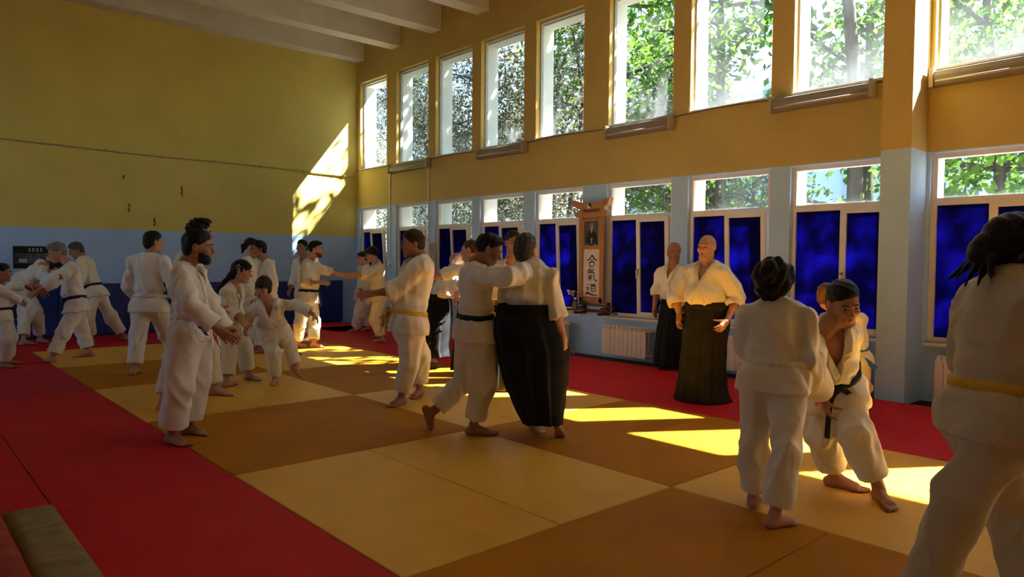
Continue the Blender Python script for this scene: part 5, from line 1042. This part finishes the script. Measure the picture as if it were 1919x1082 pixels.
  J=dict(pv=(-7.704,5.535,0.823),nk=(-7.593,5.686,1.275),F=(0.459,0.803,-0.381),hd=(-7.545,5.747,1.388),hF=(0.484,0.766,-0.423),hU=(0.226,0.357,0.906),sL=(-7.756,5.742,1.195),eL=(-7.761,5.877,1.04),wL=(-7.729,5.981,0.922),tL=(-7.696,6.089,0.8),hL=(-7.788,5.577,0.808),aL=(-8.358,6.169,0.084),kL=(-8.132,5.955,0.41),fL=(-8.323,6.289,0.015),sR=(-7.472,5.573,1.182),eR=(-7.411,5.56,1.058),wR=(-7.343,5.63,0.949),tR=(-7.265,5.709,0.824),hR=(-7.628,5.482,0.801),aR=(-8.118,5.728,0.084),kR=(-7.872,5.605,0.43),fR=(-7.828,5.699,0.015))),
dict(H=1.76,hair='buzz',hc='brown',sleeve=0.95,hak='black',label='man with cropped reddish hair hidden behind the man with the black belt',rings=[[-6.96, 5.545, 0.874, 0.173, 0.15], [-6.955, 5.535, 0.609, 0.199, 0.18], [-6.946, 5.53, 0.344, 0.226, 0.22], [-6.937, 5.524, 0.065, 0.252, 0.25]],
  J=dict(pv=(-6.957,5.543,0.775),nk=(-6.983,5.551,1.405),F=(-0.852,-0.522,-0.029),hd=(-7.005,5.534,1.537),hF=(-0.851,-0.525,0),hU=(0,0,1),sL=(-6.891,5.406,1.315),eL=(-6.975,5.28,1.287),wL=(-7.053,5.113,1.221),tL=(-7.129,5.026,1.195),hL=(-6.906,5.462,0.758),aL=(-6.906,5.462,0.085),kL=(-6.94,5.441,0.422),fL=(-7.077,5.357,0.02),sR=(-7.067,5.694,1.304),eR=(-7.284,5.67,1.198),wR=(-7.402,5.675,0.987),tR=(-7.486,5.679,0.837),hR=(-7.006,5.625,0.752),aR=(-7.006,5.625,0.085),kR=(-7.04,5.604,0.419),fR=(-7.176,5.52,0.02))),
dict(H=1.74,hair='fade',hc='black',sleeve=0.8,belt='black',bw=1.05,label='black-belted man with his arm over the shoulder of the man in the billowing skirt',
  J=dict(pv=(-4.559,3.65,0.852),nk=(-4.542,3.656,1.389),F=(0.286,0.958,-0.018),hd=(-4.48,3.732,1.498),hF=(0.489,0.788,-0.375),hU=(0.198,0.318,0.927),sL=(-4.705,3.703,1.299),eL=(-4.654,3.939,1.275),wL=(-4.624,4.125,1.311),tL=(-4.549,4.212,1.344),hL=(-4.65,3.677,0.835),aL=(-4.878,3.476,0.147),kL=(-4.768,3.717,0.387),fL=(-4.853,3.525,-0.028),sR=(-4.385,3.607,1.29),eR=(-4.087,3.619,1.291),wR=(-4.122,3.868,1.351),tR=(-4.085,3.985,1.36),hR=(-4.469,3.623,0.83),aR=(-4.505,3.613,0.085),kR=(-4.403,3.638,0.462),fR=(-4.373,3.74,0.015))),
dict(H=1.76,hair='short',hc='greybrown',sleeve=0.28,sw=1.25,hak='black',bw=1.08,label='man seen from behind in a billowing black pleated skirt, one bare heel lifted',rings=[[-4.16, 3.884, 1.04, 0.238, 0.17], [-4.155, 3.881, 0.904, 0.272, 0.2], [-4.121, 3.91, 0.735, 0.289, 0.25], [-4.102, 3.918, 0.523, 0.263, 0.28], [-4.078, 3.933, 0.332, 0.212, 0.27], [-4.049, 3.955, 0.141, 0.153, 0.24]],
  J=dict(pv=(-4.163,3.876,0.972),nk=(-4.165,3.897,1.371),F=(-0.455,0.889,-0.049),hd=(-4.187,3.88,1.494),hF=(-0.295,0.956,0),hU=(0,0,1),sL=(-4.323,3.811,1.279),eL=(-4.421,3.916,1.104),wL=(-4.469,4.002,0.92),tL=(-4.508,4.073,0.769),hL=(-4.248,3.832,0.954),aL=(-4.334,4.119,0.085),kL=(-4.236,3.961,0.502),fL=(-3.997,4,0.015),sR=(-4.007,3.973,1.273),eR=(-3.977,3.99,1.004),wR=(-3.886,4.007,0.825),tR=(-3.87,4.017,0.7),hR=(-4.078,3.919,0.95),aR=(-4.024,4.061,0.173),kR=(-4.092,3.943,0.564),fR=(-4.021,4.133,0.068))),
dict(H=1.78,hair='short',hc='darkbrown',sleeve=0.5,hak='black',label='man facing the room, his face showing between the two grappling men',rings=[[-5.922, 5.207, 0.892, 0.2, 0.15], [-5.921, 5.193, 0.644, 0.224, 0.18], [-5.919, 5.179, 0.35, 0.247, 0.21], [-5.916, 5.164, 0.044, 0.271, 0.23]],
  J=dict(pv=(-5.919,5.205,0.809),nk=(-5.913,5.249,1.422),F=(0.872,-0.488,0.025),hd=(-5.9,5.274,1.61),hF=(0.868,-0.497,0),hU=(0,0,1),sL=(-5.83,5.391,1.314),eL=(-5.931,5.413,1.051),wL=(-6.018,5.454,0.865),tL=(-6.09,5.487,0.711),hL=(-5.872,5.288,0.783),aL=(-5.872,5.288,0.086),kL=(-5.837,5.269,0.435),fL=(-5.698,5.19,0.02),sR=(-5.997,5.093,1.337),eR=(-5.998,5.077,1.086),wR=(-5.952,5.04,0.856),tR=(-5.918,5.013,0.688),hR=(-5.966,5.12,0.795),aR=(-5.966,5.12,0.086),kR=(-5.931,5.1,0.441),fR=(-5.792,5.022,0.02))),
dict(H=1.74,hair='none',hc='grey',sleeve=0.3,hak='black',bw=1.08,label='bald man in white top and black pleated skirt standing by the radiator, looking down',rings=[[-5.654, 7.913, 0.887, 0.156, 0.15], [-5.656, 7.899, 0.682, 0.177, 0.17], [-5.661, 7.877, 0.398, 0.198, 0.19], [-5.657, 7.859, 0.037, 0.22, 0.21]],
  J=dict(pv=(-5.67,7.891,0.802),nk=(-5.666,7.929,1.375),F=(0.066,-0.996,0.066),hd=(-5.672,7.932,1.552),hF=(0.06,-0.968,-0.242),hU=(0.015,-0.241,0.97),sL=(-5.5,7.933,1.279),eL=(-5.487,8.007,1.019),wL=(-5.46,7.95,0.797),tL=(-5.44,7.908,0.635),hL=(-5.576,7.895,0.781),aL=(-5.576,7.895,0.085),kL=(-5.573,7.855,0.433),fL=(-5.563,7.696,0.02),sR=(-5.833,7.911,1.283),eR=(-5.864,7.832,1.03),wR=(-5.85,7.76,0.804),tR=(-5.835,7.767,0.655),hR=(-5.764,7.883,0.783),aR=(-5.764,7.883,0.085),kR=(-5.762,7.843,0.434),fR=(-5.751,7.683,0.02))),
dict(H=1.76,hair='none',hc='grey',stubble=2,sleeve=0.4,sw=1.1,bw=1.18,belly=0.06,hak='charcoal',label='big bald man in white top and long black skirt, nearer of the bald pair',rings=[[-4.138, 6.401, 0.977, 0.23, 0.19], [-4.144, 6.385, 0.823, 0.23, 0.2], [-4.153, 6.359, 0.549, 0.225, 0.21], [-4.154, 6.341, 0.275, 0.236, 0.22], [-4.151, 6.334, 0.094, 0.258, 0.24], [-4.141, 6.34, -0.01, 0.28, 0.27]],
  J=dict(pv=(-4.156,6.374,0.867),nk=(-4.16,6.401,1.405),F=(0.055,-0.997,0.051),hd=(-4.17,6.4,1.569),hF=(0.053,-0.999,-0),hU=(0,0,1),sL=(-3.971,6.407,1.31),eL=(-3.872,6.503,1.052),wL=(-3.859,6.293,0.837),tL=(-3.884,6.184,0.735),hL=(-4.061,6.378,0.848),aL=(-4.061,6.378,0.085),kL=(-4.059,6.338,0.466),fL=(-4.05,6.178,0.02),sR=(-4.349,6.386,1.308),eR=(-4.443,6.264,1.033),wR=(-4.367,6.219,0.872),tR=(-4.368,6.212,0.773),hR=(-4.252,6.367,0.847),aR=(-4.252,6.367,0.085),kR=(-4.249,6.328,0.466),fR=(-4.241,6.168,0.02))),
dict(H=1.45,bw=1.08,hair='curly',hc='black',sleeve=0.9,belt='white',pant=1.05,label='teenager with curly dark hair seen from behind, gripping the wrist of the bending man',
  J=dict(pv=(-1.993,3.742,0.786),nk=(-1.997,3.762,1.194),F=(-0.41,0.911,-0.047),hd=(-2.015,3.748,1.307),hF=(-0.411,0.912,0),hU=(0,0,1),sL=(-2.139,3.694,1.117),eL=(-2.178,3.76,0.932),wL=(-2.255,4.037,0.739),tL=(-2.287,4.15,0.661),hL=(-2.065,3.709,0.77),aL=(-2.124,3.784,0.07),kL=(-2.102,3.734,0.352),fL=(-2.269,4.124,0.015),sR=(-1.854,3.822,1.114),eR=(-1.833,3.804,0.908),wR=(-1.867,3.994,0.691),tR=(-1.891,4.14,0.573),hR=(-1.921,3.774,0.768),aR=(-1.884,3.581,0.07),kR=(-1.86,3.648,0.393),fR=(-1.839,3.72,0.015))),
dict(H=1.74,bw=1.0,hair='short',hc='black',sleeve=0.9,belt='black',pcut=0.78,vneck=0.25,patch=4,label='smiling dark-haired man bending sideways, his wrist held by the curly-haired teenager',
  J=dict(pv=(-1.968,4.365,0.669),nk=(-1.874,4.163,1.062),F=(0.708,-0.545,-0.45),hd=(-1.828,4.222,1.181),hF=(0.735,-0.586,-0.342),hU=(0.201,-0.294,0.935),sL=(-1.847,4.322,0.979),eL=(-1.906,4.455,0.767),wL=(-1.918,4.402,0.626),tL=(-1.932,4.344,0.468),hL=(-1.908,4.441,0.671),aL=(-1.684,4.447,0.085),kL=(-1.78,4.314,0.415),fL=(-1.493,4.252,0.015),sR=(-1.962,4.139,0.994),eR=(-1.86,3.907,0.837),wR=(-1.877,4.085,0.65),tR=(-1.857,4.102,0.549),hR=(-2.036,4.307,0.633),aR=(-1.979,4.527,0.085),kR=(-1.98,4.299,0.38),fR=(-1.89,4.539,0.015))),
dict(H=1.4,hair='short',hc='lightbrown',sleeve=0.4,belt='blue',curlR=1,label='child with blue belt and raised fist, half hidden behind the bending man',tail=[[-2.734, 6.629, 0.577], [-2.665, 6.644, 0.545], [-2.598, 6.714, 0.469]],
  J=dict(pv=(-2.81,6.722,0.542),nk=(-2.883,6.664,0.954),F=(0.099,0.983,0.155),hd=(-2.987,6.557,1.11),hF=(0.096,0.995,0),hU=(0,0,1),sL=(-3.002,6.691,0.859),eL=(-3,6.833,0.675),wL=(-3.043,6.921,0.458),tL=(-3.068,6.972,0.334),hL=(-2.882,6.733,0.514),aL=(-2.803,6.712,0.068),kL=(-2.856,6.78,0.251),fL=(-2.952,7.165,0.015),sR=(-2.738,6.658,0.901),eR=(-2.708,6.649,0.685),wR=(-2.783,6.815,0.785),tR=(-2.763,6.843,0.884),hR=(-2.733,6.714,0.538),aR=(-2.808,6.934,0.068),kR=(-2.748,6.773,0.277),fR=(-2.877,7.255,0.015))),
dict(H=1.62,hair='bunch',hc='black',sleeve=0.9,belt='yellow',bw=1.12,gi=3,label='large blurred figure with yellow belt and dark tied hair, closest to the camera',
  J=dict(pv=(-0.771,3.043,0.874),nk=(-0.749,3.097,1.38),F=(0.649,0.753,-0.108),hd=(-0.726,3.128,1.466),hF=(0.659,0.732,-0.174),hU=(0.116,0.129,0.985),sL=(-0.871,3.189,1.287),eL=(-0.926,3.294,1.047),wL=(-0.922,3.811,0.824),tL=(-0.921,3.956,0.762),hL=(-0.838,3.099,0.853),aL=(-0.658,3.324,0.079),kL=(-0.774,3.331,0.43),fL=(-0.589,3.5,0.015),sR=(-0.635,2.987,1.299),eR=(-0.674,3.109,1.046),wR=(-0.672,3.401,0.873),tR=(-0.672,3.536,0.792),hR=(-0.705,2.984,0.859),aR=(-0.963,2.871,0.079),kR=(-0.809,2.888,0.592),fR=(-0.901,2.986,0.015))),
]

for i_, sp_ in enumerate(PEOPLE): build_person(i_, sp_)
